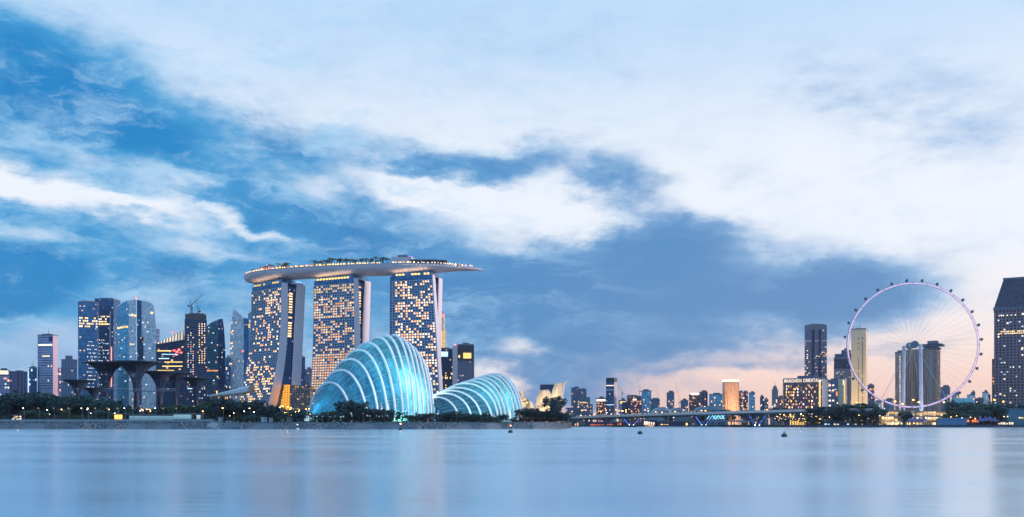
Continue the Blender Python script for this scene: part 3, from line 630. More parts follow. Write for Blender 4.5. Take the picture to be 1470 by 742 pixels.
# pavilions on the deck
def deck_block(name, t0, t1, side, hw, h, m, dz0=.1):
    b = MB(); n = max(2, int((t1-t0)*60)); rs = []
    for i in range(n+1):
        t = t0+(t1-t0)*i/n; a = ondeck(t, side-hw); c = ondeck(t, side+hw); rs.append([(a[0], a[1], a[2]+dz0), (a[0], a[1], a[2]+dz0+h), (c[0], c[1], c[2]+dz0+h), (c[0], c[1], c[2]+dz0)])
    b.grid(rs); b.add(rs[0], [(0, 1, 2, 3)]); b.add(rs[-1], [(3, 2, 1, 0)]); return b.build(name, m, root)
deck_block('long_canopy', .22, .42, .1, .35, 3, M_palewall, 2.5)
deck_block('club_block', .03, .12, 0, .5, 4.5, F_slate); deck_block('pink_lit_pavilion', .125, .165, .2, .35, 8, mat('pink_light_tinted_render', (.8, .4, .45), .6)); deck_block('pavilion_light', .125, .165, .6, .02, 3, G_PINK, 1.5)  # pink light on the pavilion is put into its render colour
deck_block('lift_tower', .655, .735, 0, .4, 11, M_palewall); deck_block('lift_tower_top', .675, .715, 0, .25, 14, F_slate)
deck_block('restaurant', .74, .85, 0, .5, 6, F_dark); deck_block('restaurant_roof', .73, .86, 0, .6, 1.2, M_trim, 6.2); deck_block('observation_bar', .87, .93, 0, .45, 3.2, F_dark)
for i in range(20):
    t = .71+i*.0105; x, y, z = ondeck(t, .985); o = bpy.data.objects.new('edge_lamp', lampm.data.copy()); o.data.materials[0] = G_WHITE; COL.objects.link(o); o.parent = root; o.location = (x, y, z-.8); o.scale = (.7,)*3
for (t, m) in ((.135, G_RED), (.66, G_RED), (.73, G_RED)):
    x, y, z = ondeck(t, 0); o = bpy.data.objects.new('beacon', lampm.data.copy()); o.data.materials[0] = m; COL.objects.link(o); o.parent = root; o.location = (x, y, z+12); o.scale = (.9,)*3
DECK = ondeck
# ------------------------------------------------------------------ ribbed glass domes
def mat_shell(name, tint, seed, trans=.6):
    m = bpy.data.materials.new(name); m.use_nodes = True; t = m.node_tree; t.nodes.clear(); g = NT(t)
    uv = g.n('ShaderNodeUVMap'); sp = g.n('ShaderNodeSeparateXYZ'); g.l(uv.outputs[0], sp.inputs[0])
    u = g.m('MULTIPLY', sp.outputs[0], 64); w = g.m('MULTIPLY', sp.outputs[1], 72)
    cb = g.n('ShaderNodeCombineXYZ'); g.l(g.m('FLOOR', u), cb.inputs[0]); g.l(g.m('FLOOR', w), cb.inputs[1]); cb.inputs[2].default_value = seed
    wn = g.n('ShaderNodeTexWhiteNoise', noise_dimensions='3D'); g.l(cb.outputs[0], wn.inputs['Vector'])
    mul = g.m('GREATER_THAN', g.m('FRACT', w), .1); mu2 = g.m('GREATER_THAN', g.m('FRACT', u), .08); mk = g.m('MULTIPLY', mul, mu2)
    tc = g.n('ShaderNodeTexCoord'); no = g.noise(tc.outputs['Object'], .07, 5, .6)
    pane = g.mix(wn.outputs['Value'], tuple(c*.75 for c in tint), tuple(min(1, c*1.2) for c in tint))
    pane = g.mix(g.rng(no.outputs['Fac'], .38, .62, 0, .85), pane, tuple(c*.35 for c in tint))
    tr = g.n('ShaderNodeBsdfTranslucent'); g.l(g.mix(mk, (.05, .12, .18), pane), tr.inputs[0])
    gl = g.n('ShaderNodeBsdfPrincipled'); gl.inputs['Base Color'].default_value = (.02, .13, .22, 1); gl.inputs['Roughness'].default_value = .16; gl.inputs['Metallic'].default_value = .15
    gl.inputs['Specular IOR Level'].default_value = .6
    bp = g.n('ShaderNodeBump'); bp.inputs['Strength'].default_value = .5; bp.inputs['Distance'].default_value = .5; g.l(wn.outputs['Value'], bp.inputs['Height']); g.l(bp.outputs[0], gl.inputs['Normal'])
    mx = g.n('ShaderNodeMixShader'); mx.inputs[0].default_value = trans; g.l(gl.outputs[0], mx.inputs[1]); g.l(tr.outputs[0], mx.inputs[2])
    o = g.n('ShaderNodeOutputMaterial'); g.l(mx.outputs[0], o.inputs[0]); return m
def lerp_tab(tab, s):
    for a, b in zip(tab[:-1], tab[1:]):
        if s <= b[0]:
            f = (s-a[0])/(b[0]-a[0]); f = f*f*(3-2*f)*.5+f*.5; return [a[i]+(b[i]-a[i])*f for i in range(1, len(a))]
    return list(tab[-1][1:])
def dome(name, label, tab, D0, D1, axis_rot, ribs, tint, shellname, lamps, rib_r, z0=4.6, pw=.8):
    """tab rows: s, photo column of the arch centre, apex height m, half width m, lean m, power. Arches stand across an axis running away from the viewer"""
    D_ = lambda s: D0+(D1-D0)*s
    ca = R(axis_rot); cr = Vector((math.cos(ca), -math.sin(ca), 0))       # direction towards the near right foot
    def P(s, a, out=0.):
        c, h, w, lean = lerp_tab(tab, s); y = D_(s); h += out; w += out
        q = math.cos(a); zz = max(0, math.sin(a))**pw
        base = Vector((X(c, y), y, 0)); ce = cr*(w*q)+Vector((1, -.3, 0))*(lean*zz)
        return (base.x+ce.x, base.y+ce.y, z0+h*zz)
    cx, cy = X(tab[len(tab)//2][1], (D0+D1)/2), (D0+D1)/2
    root = thing(name, label, 'glass dome', (cx, cy, z0))
    loc = lambda p: (p[0]-cx, p[1]-cy, p[2]-z0)
    n = 64; k = 48; rows = [[loc(P(i/n, math.pi*j/k)) for j in range(k+1)] for i in range(n+1)]
    b = MB(); b.grid(rows); o = b.build('glass_shell', mat_shell(shellname, tint, 1.), root, smooth=True)
    uvl = o.data.uv_layers.new(name='UVMap')
    for poly in o.data.polygons:
        for li in poly.loop_indices:
            v = o.data.loops[li].vertex_index
            if v < (n+1)*(k+1): uvl.data[li].uv = ((v//(k+1))/n, (v % (k+1))/k)
    for s in ribs:
        pts = [loc(P(s, math.pi*j/40, rib_r*1.6)) for j in range(41)]; MB().tube(pts, rib_r, 6).build('rib', M_rib, root, smooth=True)
        c, h, w, lean = lerp_tab(tab, s)
    b = MB()
    for j in range(2, 47, 3):
        b.tube([loc(P(i/n, math.pi*j/48, .15)) for i in range(1, n)], .14, 4)
    b.build('purlins', mat('purlin_steel', (.25, .5, .6), .5), root)
    for i, (s, a, fr, pw_, col, rad) in enumerate(lamps):
        p = P(s, a); c = P(s, math.pi/2); base = Vector((c[0], c[1], z0)); q = base.lerp(Vector(p), fr)
        ld = bpy.data.lights.new('dome_light', 'POINT'); ld.energy = pw_; ld.color = col; ld.shadow_soft_size = rad; lo_ = bpy.data.objects.new('dome_light', ld); COL.objects.link(lo_); lo_.location = loc(q); lo_.parent = root
    return root, P
M_rib = mat('rib_white', (.9, .95, .97), .45, var=.04)
# s, px centre, height, half width, lean
tabL = [(0, 452, .5, 2, 0), (.05, 461, 12, 8, 0), (.14, 473, 26, 16.5, 0), (.27, 491, 36.5, 21, 0), (.4, 506, 46.5, 23, 0), (.52, 524, 56, 23, 0), (.66, 547, 63, 19, 0), (.76, 566, 64.5, 15.5, 0), (.84, 580, 61.5, 13.5, 0), (.9, 590, 57, 13, 0), (.95, 597, 53, 12, 0), (1, 603, 48, 11, 0)]
RL, PL = dome('glass_dome', 'tall leaning glass dome with pale arched ribs glowing blue green', tabL, 618, 706, 24, [.14, .25, .36, .46, .55, .63, .7, .76, .81, .86, .905, .95, .99],
   (.2, .62, .9), 'tall_dome_glass', [(.08, R(120), .5, 3e3, (.1, .7, 1), 2), (.3, R(90), .4, 2e3, (.05, .35, 1), 5), (.5, R(60), .45, 6e3, (.05, .6, 1), 4), (.66, R(60), .6, 1.1e4, (.25, .95, .95), 4), (.78, R(50), .6, 1.9e4, (.8, 1, .92), 3), (.9, R(45), .5, 1.9e4, (.8, 1, .92), 3), (.84, R(40), .2, 1.5e4, (.5, 1, .95), 3)], .92, pw=1.13)
tabR = [(0, 616, 14, 10, 0), (.1, 628, 19, 18, 0), (.25, 642, 22.5, 22, 0), (.4, 656, 26, 27, 0), (.55, 670, 31, 26, 0), (.7, 686, 34.5, 22, 0), (.85, 701, 38, 21.5, 0), (.93, 709, 39.5, 21.5, 0), (1, 714, 39.5, 21, 0)]
RR, PR = dome('glass_dome', 'lower broader glass dome with arched ribs to the right of the tall dome', tabR, 700, 765, 14, [.08, .2, .31, .42, .52, .61, .69, .76, .83, .89, .945, .99],
   (.22, .62, .85), 'low_dome_glass', [(.3, R(90), .4, 2.5e3, (.1, .5, 1), 4), (.6, R(60), .5, 6e3, (.3, .85, 1), 4), (.75, R(50), .5, 9e3, (.6, 1, .8), 3), (.9, R(45), .5, 1.1e4, (.6, 1, .9), 3)], .85, pw=.92)
for (x, y, pw_, ty) in ((X(560, 520), 520, 2.2e4, 640), (X(700, 600), 600, 8e3, 720)):
    ld = bpy.data.lights.new('dome_floodlight', 'AREA'); ld.energy = pw_; ld.size = 14; ld.spread = R(95); ld.color = (.45, .85, 1); lo_ = bpy.data.objects.new('dome_floodlight', ld); COL.objects.link(lo_); lo_.location = (x*.99, y+66, 9); lo_.rotation_euler = (Vector((x*.99, y+66, 9))-Vector((X(560 if ty == 640 else 690, ty), ty, 36 if ty == 640 else 24))).to_track_quat('Z', 'Y').to_euler()
D = 716
root = thing('entrance_hall', 'dark glazed entrance hall with thin columns tucked between the two glass domes', 'entrance hall', (X(634, D), D, 4.6)); cx = X(634, D)
lx = lambda px: X(px, D)-cx; lz = lambda py: Z(py, D)-4.6
MB().box(lx(617), lx(648), 0, 20, 0, lz(580)).build('glass_wall', F_navy2, root)
MB().box(lx(616), lx(650), -6, 22, lz(580)+.1, lz(576.5)).build('canopy', mat('dark_canopy', (.03, .06, .13), .5), root)
for i in range(6): MB().cyl(lx(619+i*6), -4.5, 0, lz(580)+.1, .3, seg=8).build('column', M_white, root)
for i, (a, c, y_) in enumerate(((622, 630, 594.5), (632, 637, 594.5), (640, 646, 588))): MB().box(lx(a), lx(c), -.3, -.05, lz(y_), lz(y_)+.9).build('light_strip', G_COOL, root)
# ------------------------------------------------------------------ steel tree towers in the garden
M_trunk = mat('violet_steel', (.025, .035, .09), .6); M_branch = mat('branch_steel', (.03, .06, .13), .6)
def supertree(px, pyt, wpx, D, label, trunkpx=10, group='steel tree towers in the garden'):
    x = X(px, D); z0 = 4.6 if D < 980 else 2.2; H = Z(pyt, D)-z0; Rr = wpx*D/F/2; rt = trunkpx*D/F/2
    root = thing('steel_tree_tower', label, 'tree tower', (x, D, z0), 0, group); n = 24
    prof_ = lambda h: rt*(1.1-.35*math.sin(h*math.pi)) if h < .6 else None
    rows = []
    for i in range(15):
        h = .62*i/14; r = rt*(1.-.45*math.sin(min(1, h/.6)*math.pi*.5))
        rows.append([(r*math.cos(2*math.pi*k/n), r*math.sin(2*math.pi*k/n), h*H) for k in range(n+1)])
    MB().grid(rows).build('trunk', M_trunk, root, smooth=True)
    b = MB()
    for k in range(22):
        a = 2*math.pi*k/22+rnd.uniform(-.05, .05); pts = []
        for i in range(9):
            f = i/8; r = rt*.6+(Rr*(.94 if k % 2 else 1)-rt*.6)*(f**1.9); z = H*(.5+.5*(1-(1-f)**1.75)); pts.append((r*math.cos(a), r*math.sin(a), z))
        b.tube(pts, .42, 4, r1=.2)
    for q in (.3, .45, .6, .72, .82, .91, 1):
        r = rt*.6+(Rr*.97-rt*.6)*(q**1.9); z = H*(.5+.5*(1-(1-q)**1.75)); b.tube([(r*math.cos(2*math.pi*k/30), r*math.sin(2*math.pi*k/30), z) for k in range(30)], .28, 4, closed=True)
    b.build('branches', M_branch, root)
    # planted dish under the rim
    rows = []
    for i in range(4):
        f = .5+.47*i/3; r = rt*.6+(Rr*.94-rt*.6)*(f**1.9); z = H*(.5+.5*(1-(1-f)**1.75))-.5; rows.append([(r*math.cos(2*math.pi*k/n), r*math.sin(2*math.pi*k/n), z) for k in range(n+1)])
    MB().grid(rows).build('dish', mat('dish_mesh', (.025, .05, .1), .8), root, smooth=True)
    return root
supertree(152, 521, 62, 750, 'steel tree tower with a wide flat crown, in front of the tall navy glass towers', 11)
supertree(196, 520, 76, 745, 'steel tree tower with the widest dark crown, in front of the pale curved glass tower', 12)
supertree(230, 534, 50, 760, 'thick steel tree tower below the block with the sloping bright roof', 11)
supertree(252, 535, 46, 790, 'steel tree tower just left of the unfinished dark tower', 9)
supertree(282, 543, 44, 800, 'low steel tree tower at the foot of the unfinished dark tower', 8)
supertree(112, 546, 46, 830, 'small steel tree tower left of the others, at the foot of the navy twins', 6)
supertree(135, 557, 34, 850, 'smallest steel tree tower, low between the two left ones', 5)
root = thing('footbridge', 'thin raised footbridge hung between the steel tree towers', 'footbridge', (X(215, 742), 742, 4.6)); cx = X(215, 742)
b = MB(); pts = [(X(px, 742)-cx, -3-5*math.sin((px-150)/105*math.pi), Z(561+.6*math.sin(px/15), 742)-4.6) for px in range(150, 256, 5)]
rowA = [(x, y-1, z) for x, y, z in pts]; rowB = [(x, y+1, z) for x, y, z in pts]; b.grid([rowA, rowB]); b.grid([rowA, [(x, y, z-.7) for x, y, z in rowA]]); b.build('walkway', M_trim, root)
MB().tube([(x, y-1, z+1.2) for x, y, z in pts], .12, 4).build('handrail', M_white, root)
# pale arched shelters left
for (px, py, w, lb) in ((75, 569, 16, 'low pinkish arched shelter left of the grey stepped tower'), (101, 570, 20, 'low pinkish arched shelter behind the trees below the grey stepped tower')):
    D = 900; x = X(px, D); root = thing('arched_shelter', lb, 'shelter', (x, D, 4.6)); Rr = w*D/F; H = Z(py, D)-4.6; b = MB()
    b.grid([[(Rr*math.cos(math.pi*k/14), y, H-5+5*math.sin(math.pi*k/14)) for k in range(15)] for y in (0, 12)]); b.build('roof', M_pinkwall, root)
    b = MB()
    for sx in (-1, 1):
        for y in (0, 12): b.tube([(sx*Rr*.98, y, 0), (sx*Rr*.98, y, H-5)], .3, 5)
    b.build('legs', M_steel, root)
# ------------------------------------------------------------------ lotus shaped museum
D = 1270
root = thing('lotus_museum', 'cream lotus shaped museum with curved petals behind the black trees', 'museum', (X(788, D), D, 2.2)); cx = X(788, D)
M_petal = mat('petal_white', (.78, .7, .58), .45, var=.04)
def petal(name, base, tip_l, tip_r, d0, d1, bulge, m=M_petal, th=3):
    """curved finger from a narrow base to a wide cut tip; screen columns/rows at distances d0 (base) and d1 (tip)"""
    rows = []; rb = []
    for i in range(13):
        f = i/12; r0_ = []
        for k in range(9):
            g = k/8; px = base[0]+(base[1]-base[0])*g; bx = X(px, D)-cx; tx = X(tip_l[0]+(tip_r[0]-tip_l[0])*g, D)-cx; zb = Z(base[2], D)-2.2; zt = Z(tip_l[1]+(tip_r[1]-tip_l[1])*g, D)-2.2
            x = bx+(tx-bx)*(f**bulge); z = zb+(zt-zb)*f; y = d0+(d1-d0)*f-8*math.sin(g*math.pi)*(.3+.7*f); r0_.append((x, y, z))
        rows.append(r0_); rb.append([(x, y+th, z) for x, y, z in r0_])
    b = MB().grid(rows); b.grid(rb); b.grid([rows[-1], rb[-1]]); b.grid([[r_[0] for r_ in rows], [r_[0] for r_ in rb]]); b.grid([[r_[-1] for r_ in rows], [r_[-1] for r_ in rb]]); return b.build(name, m, root, smooth=False)
petal('petal', (776, 796, 606), (767, 584), (797, 584), 0, -4, 1.0)
petal('petal', (768, 796, 584.2), (774, 561), (788, 561), -4, -14, 1.4)
petal('petal', (786, 806, 592), (795, 552), (807, 551), -8, -26, 1.6)
petal('petal', (800, 808, 596), (808, 548), (812, 547), -4, -22, 3.2, mat('petal_edge', (.7, .74, .8), .4))
petal('petal', (746, 764, 606), (742, 563), (752, 560), 20, 6, 1.2)
petal('petal', (754, 772, 600), (756, 572), (764, 578), 12, 2, 1.2)
MB().box(X(776, D)-cx, X(806, D)-cx, 6, 30, Z(558.5, D)-2.2, Z(551.5, D)-2.2).build('skylight_block', mat('slate_blue_panel', (.03, .06, .16), .5), root)
MB().box(X(786, D)-cx, X(796, D)-cx, 5, 20, Z(580, D)-2.2, Z(558.6, D)-2.2).build('core', F_navy, root)
r_ = random.Random(3); lit_at(root, cx, D, 2.2, [(746+r_.random()*12, 572+r_.random()*12) for _ in range(12)]+[(781+r_.random()*6, 588+r_.random()*10) for _ in range(7)], G_WARM, 1.8, 1.6, 'flood_lamp')
ld = bpy.data.lights.new('museum_uplight', 'AREA'); ld.energy = 5e4; ld.color = (1, .74, .42); ld.size = 12; lo_ = bpy.data.objects.new('museum_uplight', ld); COL.objects.link(lo_); lo_.location = (X(786, D)-cx, -55, 3); lo_.parent = root; lo_.rotation_euler = (R(90+20), 0, 0)
# ------------------------------------------------------------------ the lower city between the domes and the wheel
def quick(label, px0, px1, pyt, D, m, n=6, rows=8, cols=6, mats=(G_WARM, G_ORANGE, G_WHITE), roof='plant', cat='office block', name='office_block', t=None, v=(.1, .95), hf=.45, wf=.5):
    k = ((px0+px1)/2-735)/F; T = tower(name, label, px0, px1, None, pyt, D, math.degrees(math.atan(k)) if t is None else t, m, cat=cat, roof=roof)
    if n: lit(T, list(mats), n, rows, cols, v=v, hf=hf, wf=wf)
    return T
T = quick('blue grey apartment tower right of the lotus museum', 820, 832, 557, 1700, F_res, 8, 12, 4, cat='apartment tower', name='apartment_tower')
T = quick('apartment tower with irregular corner balconies stepping down to the right', 832, 842, 559, 1680, F_res, 10, 12, 4, cat='apartment tower', name='apartment_tower')
quick('stepped lower shoulder of apartments beside the balcony tower', 842, 847, 570, 1680, F_res, 4, 8, 2, roof=None, cat='apartment tower', name='apartment_tower')
quick('lowest stepped apartment block descending towards the red lit hotel', 847, 851, 580, 1680, F_res, 3, 6, 2, roof=None, cat='apartment block')
quick('low dark block at the foot of the stepped apartment towers', 812, 822, 585, 1600, F_grey, 5, 4, 4, (G_PINK, G_WARM), roof=None)
T = quick('red lit block under a white roof band, left of the dark banded tower', 856, 870, 572, 1600, F_brown, 20, 9, 6, (G_ORANGE, G_PINK, G_WARM)); band(T, G_WHITE, .9, .97, .03, .95, name='roof_band')
T = tower('office_tower', 'dark blue tower with white light bands and a ribbed crown', 870, 881.5, 886, 548, 1500, 18, F_navy2, side=M_pinkwall, roof=None)  # pink sunlight on the white flank is put into its colour
root, L, W, H = T; b = MB()
for i in range(6): b.box(-L+i*L/5.4, -L+i*L/5.4+L/11, .3, W-1, H, H+7)
b.box(-L, -.2, 1, W-1.3, H, H+6); b.build('ribbed_crown', M_steel, root)
band(T, G_WHITE, .905, .925, .02, .98); band(T, G_COOL, .46, .475, .05, .98); band(T, mat('pale_band', (.5, .55, .62), .5), .8, .83, 0, 1, name='pale_band'); band(T, G_WHITE, .1, .32, .9, 1, flank=True)
T = quick('pale block with a bright roof line right of the dark banded tower', 888, 899, 575, 1650, F_white, 4); band(T, G_GOLD, .88, .97, .2, .9, name='roof_band')
T = quick('black box block with no lit rooms beside the red brown one', 893, 904, 577, 1450, F_dark, 0, roof=None)
T = quick('red brown block with a glowing white sign under its roof', 900, 921, 569, 1500, F_brown, 22, 10, 8, (G_PINK, G_ORANGE, G_WARM)); band(T, G_WHITE, .86, .92, .4, .66, name='sign_panel'); MB().box(-T[1]*.95, -T[1]*.3, 2, 10, T[3], T[3]+2.5).build('upper_storey', F_brown, T[0])
quick('blue gridded tower block behind the red brown block', 921, 935, 561, 1900, F_teal, 5, 10, 6)
quick('low blue block with a crane behind it', 935, 947, 573, 1900, F_res, 5, 6, 5)
quick('grey tower block with a darker left shaft, alone between two cranes', 957, 968, 564, 1850, F_grey, 6, 10, 5)
quick('low bluish block just right of the farthest crane', 977, 988, 575, 1900, F_res, 5, 6, 5)
T = quick('dark drum fronted block with a glowing white roof disc', 989, 1006, 567, 1500, F_brown, 8, 8, 7, (G_ORANGE, G_WHITE)); root, L, W, H = T
MB().cyl(-L*.5, 5, H+.2, H+3.4, L*.4, L*.36, 20).build('roof_disc', G_WHITE, root)
T = quick('mauve block standing right behind the drum fronted one', 1004, 1016, 563, 1560, F_purple, 4, 8, 5)
quick('teal blue block left of the golden floodlit tower', 1018, 1037, 566, 1750, F_teal, 7, 7, 8, (G_COOL, G_WARM))
# golden floodlit tower
M_goldf = facade('gold_flood_wall', (.85, .6, .42), (.62, .4, .3), 1.9, 50, .35, 1.1, .1, .5, lit=.0, seed=51)
D = 1350; x = X(1049, D); root = thing('hotel_block', 'golden floodlit rounded tower with a glowing white rim', 'hotel', (x, D, 2.2)); w = 11*D/F; H = Z(546, D)-2.2
pts = [(w*math.cos(a)*.98, 7*math.sin(a)) for a in [2*math.pi*k/24 for k in range(24)]]; pts = [(max(-w, min(w, px*1.25)), py) for px, py in pts]
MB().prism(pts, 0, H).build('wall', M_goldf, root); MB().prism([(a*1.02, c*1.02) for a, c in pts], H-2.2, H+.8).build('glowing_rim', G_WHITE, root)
for i in range(7): link_copy(unit(G_ORANGE), 'window', root, (rnd.uniform(-w*.7, w*.7), -7.15, rnd.uniform(.2, .8)*H), (1.6, 1, 1.6))
ld = bpy.data.lights.new('gold_flood', 'AREA'); ld.energy = 3e4; ld.size = 16; ld.color = (1, .68, .42); lo_ = bpy.data.objects.new('gold_flood', ld); COL.objects.link(lo_); lo_.parent = root; lo_.location = (0, -45, 14); lo_.rotation_euler = (R(90+28), 0, 0)
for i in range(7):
    o = MB().box(-w+2+i*(w*2-4)/6-.4, -w+2+i*(w*2-4)/6+.4, -7.5, -7.1, H*.02, H*.93).build('glow_strip', glow('orange_wall_glow', srgb(255, 165, 100), .8), root)  # glowing strips added to make the wall look floodlit
MB().prism([(w+.2, -2), (w+5, 2), (w+.2, 6)], 0, 6, top=[H*.6, 1, H*.6]).build('buttress', M_pinkwall, root)
quick('thin dark red block right of the golden floodlit tower', 1061, 1066, 562, 1700, F_brown, 8, 10, 2, (G_ORANGE, G_PINK))
quick('dark red gridded block between the thin one and the blue slab', 1066.5, 1074, 563, 1650, F_brown, 10, 10, 3, (G_ORANGE, G_PINK, G_WHITE))
quick('plain blue slab tower right of the dark red blocks', 1075, 1084, 564, 1650, F_teal, 3, 10, 4, roof='plant')
quick('small blue block with one white sign light', 1091, 1097, 570, 1600, F_navy2, 4, 8, 3, (G_COOL, G_WHITE))
quick('lower small blue block in front of the one with the sign light', 1097, 1103, 574, 1590, F_res, 4, 6, 3)
D = 1500; T = quick('dark domed spire block with two glowing arches, left of the lit hotel slab', 1108, 1117, 560, D, F_res, 5, 9, 4, (G_COOL, G_WHITE)); root, L, W, H = T
b = MB().cyl(-L/2, 6, H, H+5, L*.42, L*.3, 12); b.ball((-L/2, 6, H+5), L*.3, 10); b.tube([(-L/2, 6, H+5), (-L/2, 6, H+13)], .35, 5); b.build('domed_spire', M_trim, root)
MB().box(-L-3, 3, -3, 8, 0, H*.45).build('lower_storeys', F_res, root); lit(T, [G_WHITE], 2, 2, 2, u=(.3, .9), v=(.5, .75), hf=.7)
quick('low dark red annex touching the lit hotel slab', 1117, 1125, 570, 1450, F_brown, 4, 5, 4, (G_WHITE, G_ORANGE))
# --- the wide hotel with the name on its roof line
F_hot = facade('hotel_grid_wall', (.24, .15, .17), (.08, .06, .1), 2.85, 3.1, .55, .5, .2, .35, lit=.14, litcol=(1, .6, .35), lits=1.2, seed=61)
D = 1150
T = tower('wide_hotel', 'wide hotel slab with rows of orange windows and glowing lettering along its roof line', 1124.5, 1180, 1188.5, 543, D, 32, F_hot, side=mat('sunlit_lavender_flank', (.6, .56, .62), .7), z0=2.2, cat='hotel', roof='plant')  # evening light on the white flank is painted in as lavender
root, L, W, H = T
lit(T, [G_WARM, G_WHITE], 34, 13, 12, u=(.05, .93), v=(.02, .88), wf=.4, hf=.6); lit(T, [G_GOLD, G_ORANGE], 34, 13, 4, u=(.05, .3), v=(.02, .88), wf=.42, hf=.62); lit(T, [G_WARM, G_PINK, G_ORANGE], 28, 13, 9, u=(.3, .9), v=(.02, .88), wf=.3, hf=.5)
band(T, G_GOLD, .0, .93, .93, .965, name='gold_strip', out=.6); band(T, M_cream, 0, 1, .905, .925, name='pale_strip', out=.6); band(T, M_cream, 0, 1, -.01, .012, name='pale_strip', out=.6)
fc = bpy.data.curves.new('sign_text', 'FONT'); fc.body = 'MANDARIN ORIENTAL'; fc.size = 5.6; fc.extrude = .15; fc.offset = .02; fc.space_character = 1.2
tmp = bpy.data.objects.new('sign_text', fc); COL.objects.link(tmp); bpy.context.view_layer.update()
me = bpy.data.meshes.new_from_object(tmp.evaluated_get(bpy.context.evaluated_depsgraph_get())); COL.objects.unlink(tmp); bpy.data.objects.remove(tmp)
me.materials.clear(); me.materials.append(glow('sign_white', srgb(255, 240, 222), 1.25, 0)); wx = max(v.co.x for v in me.vertices)
o = link_copy(me, 'sign_lettering', root, (-L*.97, -.8, H*.925), (L*.9/wx, 1.15, 1), (R(90), 0, 0))
MB().ball((-L*.02-1, -.6, H*.95), 1.5).build('sign_emblem', G_WHITE, root)
# --- tall tower behind
D = 1480
T = tower('apartment_tower', 'tall slate apartment tower with a curved top rising behind the wide hotel', 1155, 1187, None, 468, D, 18, F_slate, cat='tower', roof=None, W=30)
root, L, W, H = T; b = MB(); n = 14
top = [(-L+L*i/n, -.2, H+4.5*math.sin(math.pi*(.15+.7*i/n))) for i in range(n+1)]; bk = [(x, W, z) for x, _, z in top]; lo = [(x, -.2, H-5) for x, _, _ in top]; b.grid([lo, top]); b.grid([top, bk]); b.add([(-L, -.2, H-5), top[0], bk[0], (-L, W, H-5)], [(0, 1, 2, 3)]); b.add([(0, -.2, H-5), top[-1], bk[-1], (0, W, H-5)], [(0, 1, 2, 3)]); b.build('curved_crown', M_trim, root)
band(T, F_dark, .1, .97, .32, .46, name='glass_bay', out=1.2); band(T, F_dark, .1, .97, .62, .76, name='glass_bay', out=1.2)
lit(T, [G_WHITE, G_WARM, G_PINK], 80, 40, 12, v=(.1, .86), wf=.5, hf=.45); band(T, mat('pale_cornice', (.5, .52, .6), .6), .845, .86, 0, 1, name='cornice', out=.5)
D = 1250
T = tower('office_block', 'short grey block with white light bars between the wide hotel and the lamp lit one', 1188, 1203, None, 546, D, 20, F_grey, cat='block'); lit(T, [G_WHITE], 12, 7, 2, u=(.05, .7), v=(.15, .95), wf=.6, hf=.3); lit(T, [G_ORANGE], 3, 5, 4)
T = tower('office_block', 'cream sided block with a curved floodlit edge left of the golden slab', 1203, 1213, 1215, 543, 1240, 24, M_cream, cat='block', roof='plant'); band(T, G_GOLD, .2, .95, .86, .95, name='curved_flood', out=.5); band(T, G_WHITE, .86, .97, .7, .84, name='curved_flood')
T = tower('office_tower', 'stepped dark blue office tower left of the golden slab', 1197, 1224, None, 512, 1400, 20, F_slate, roof=None, W=26); root, L, W, H = T
MB().box(-L*.95, -L*.02, 2, 22, H, H+5).build('upper_storeys', F_navy2, root); MB().box(-L*.6, -L*.1, 4, 18, H+5, H+11).build('crown', F_navy2, root); MB().box(-L*.45, -L*.2, 6, 14, H+11, H+14).build('roof_plant', M_trim, root)
band(T, F_dark, .83, .97, 0, 1, name='dark_band', out=.3); lit(T, [G_WHITE, G_COOL], 12, 20, 8, u=(0, .9), v=(.5, .82), wf=.8, hf=.3); band(T, G_COOL, .79, .86, .9, 1, out=.5)
# golden slab
F_gslab = mat('floodlit_sandstone', (.8, .64, .42), .7, var=.08, nscale=.05)
T = tower('office_tower', 'golden floodlit slab tower with dotted window lines behind the left wheel rim', 1222, 1243, 1245.5, 472, 1330, 24, F_gslab, z0=2.2, roof='mast'); root, L, W, H = T
for u_, nn in ((.45, 34), (.72, 40)):
    b = MB()
    for j in range(nn):
        if rnd.random() < .8: z = H*(.04+.88*j/nn); b.box(-L+L*u_, -L+L*(u_+.09), -.12, -.02, z, z+H*.012)
    b.build('window_column', F_dark, root)
ld = bpy.data.lights.new('tower_flood', 'AREA'); ld.energy = 8e4; ld.size = 20; ld.color = (1, .72, .38); lo_ = bpy.data.objects.new('tower_flood', ld); COL.objects.link(lo_); lo_.parent = root; lo_.location = (-L*.5, -70, 3); lo_.rotation_euler = (R(90+42), 0, 0)
quick('small grey block at the right foot of the golden slab', 1245.5, 1255, 553, 1500, F_slate, 7, 8, 4, (G_WARM, G_ORANGE))
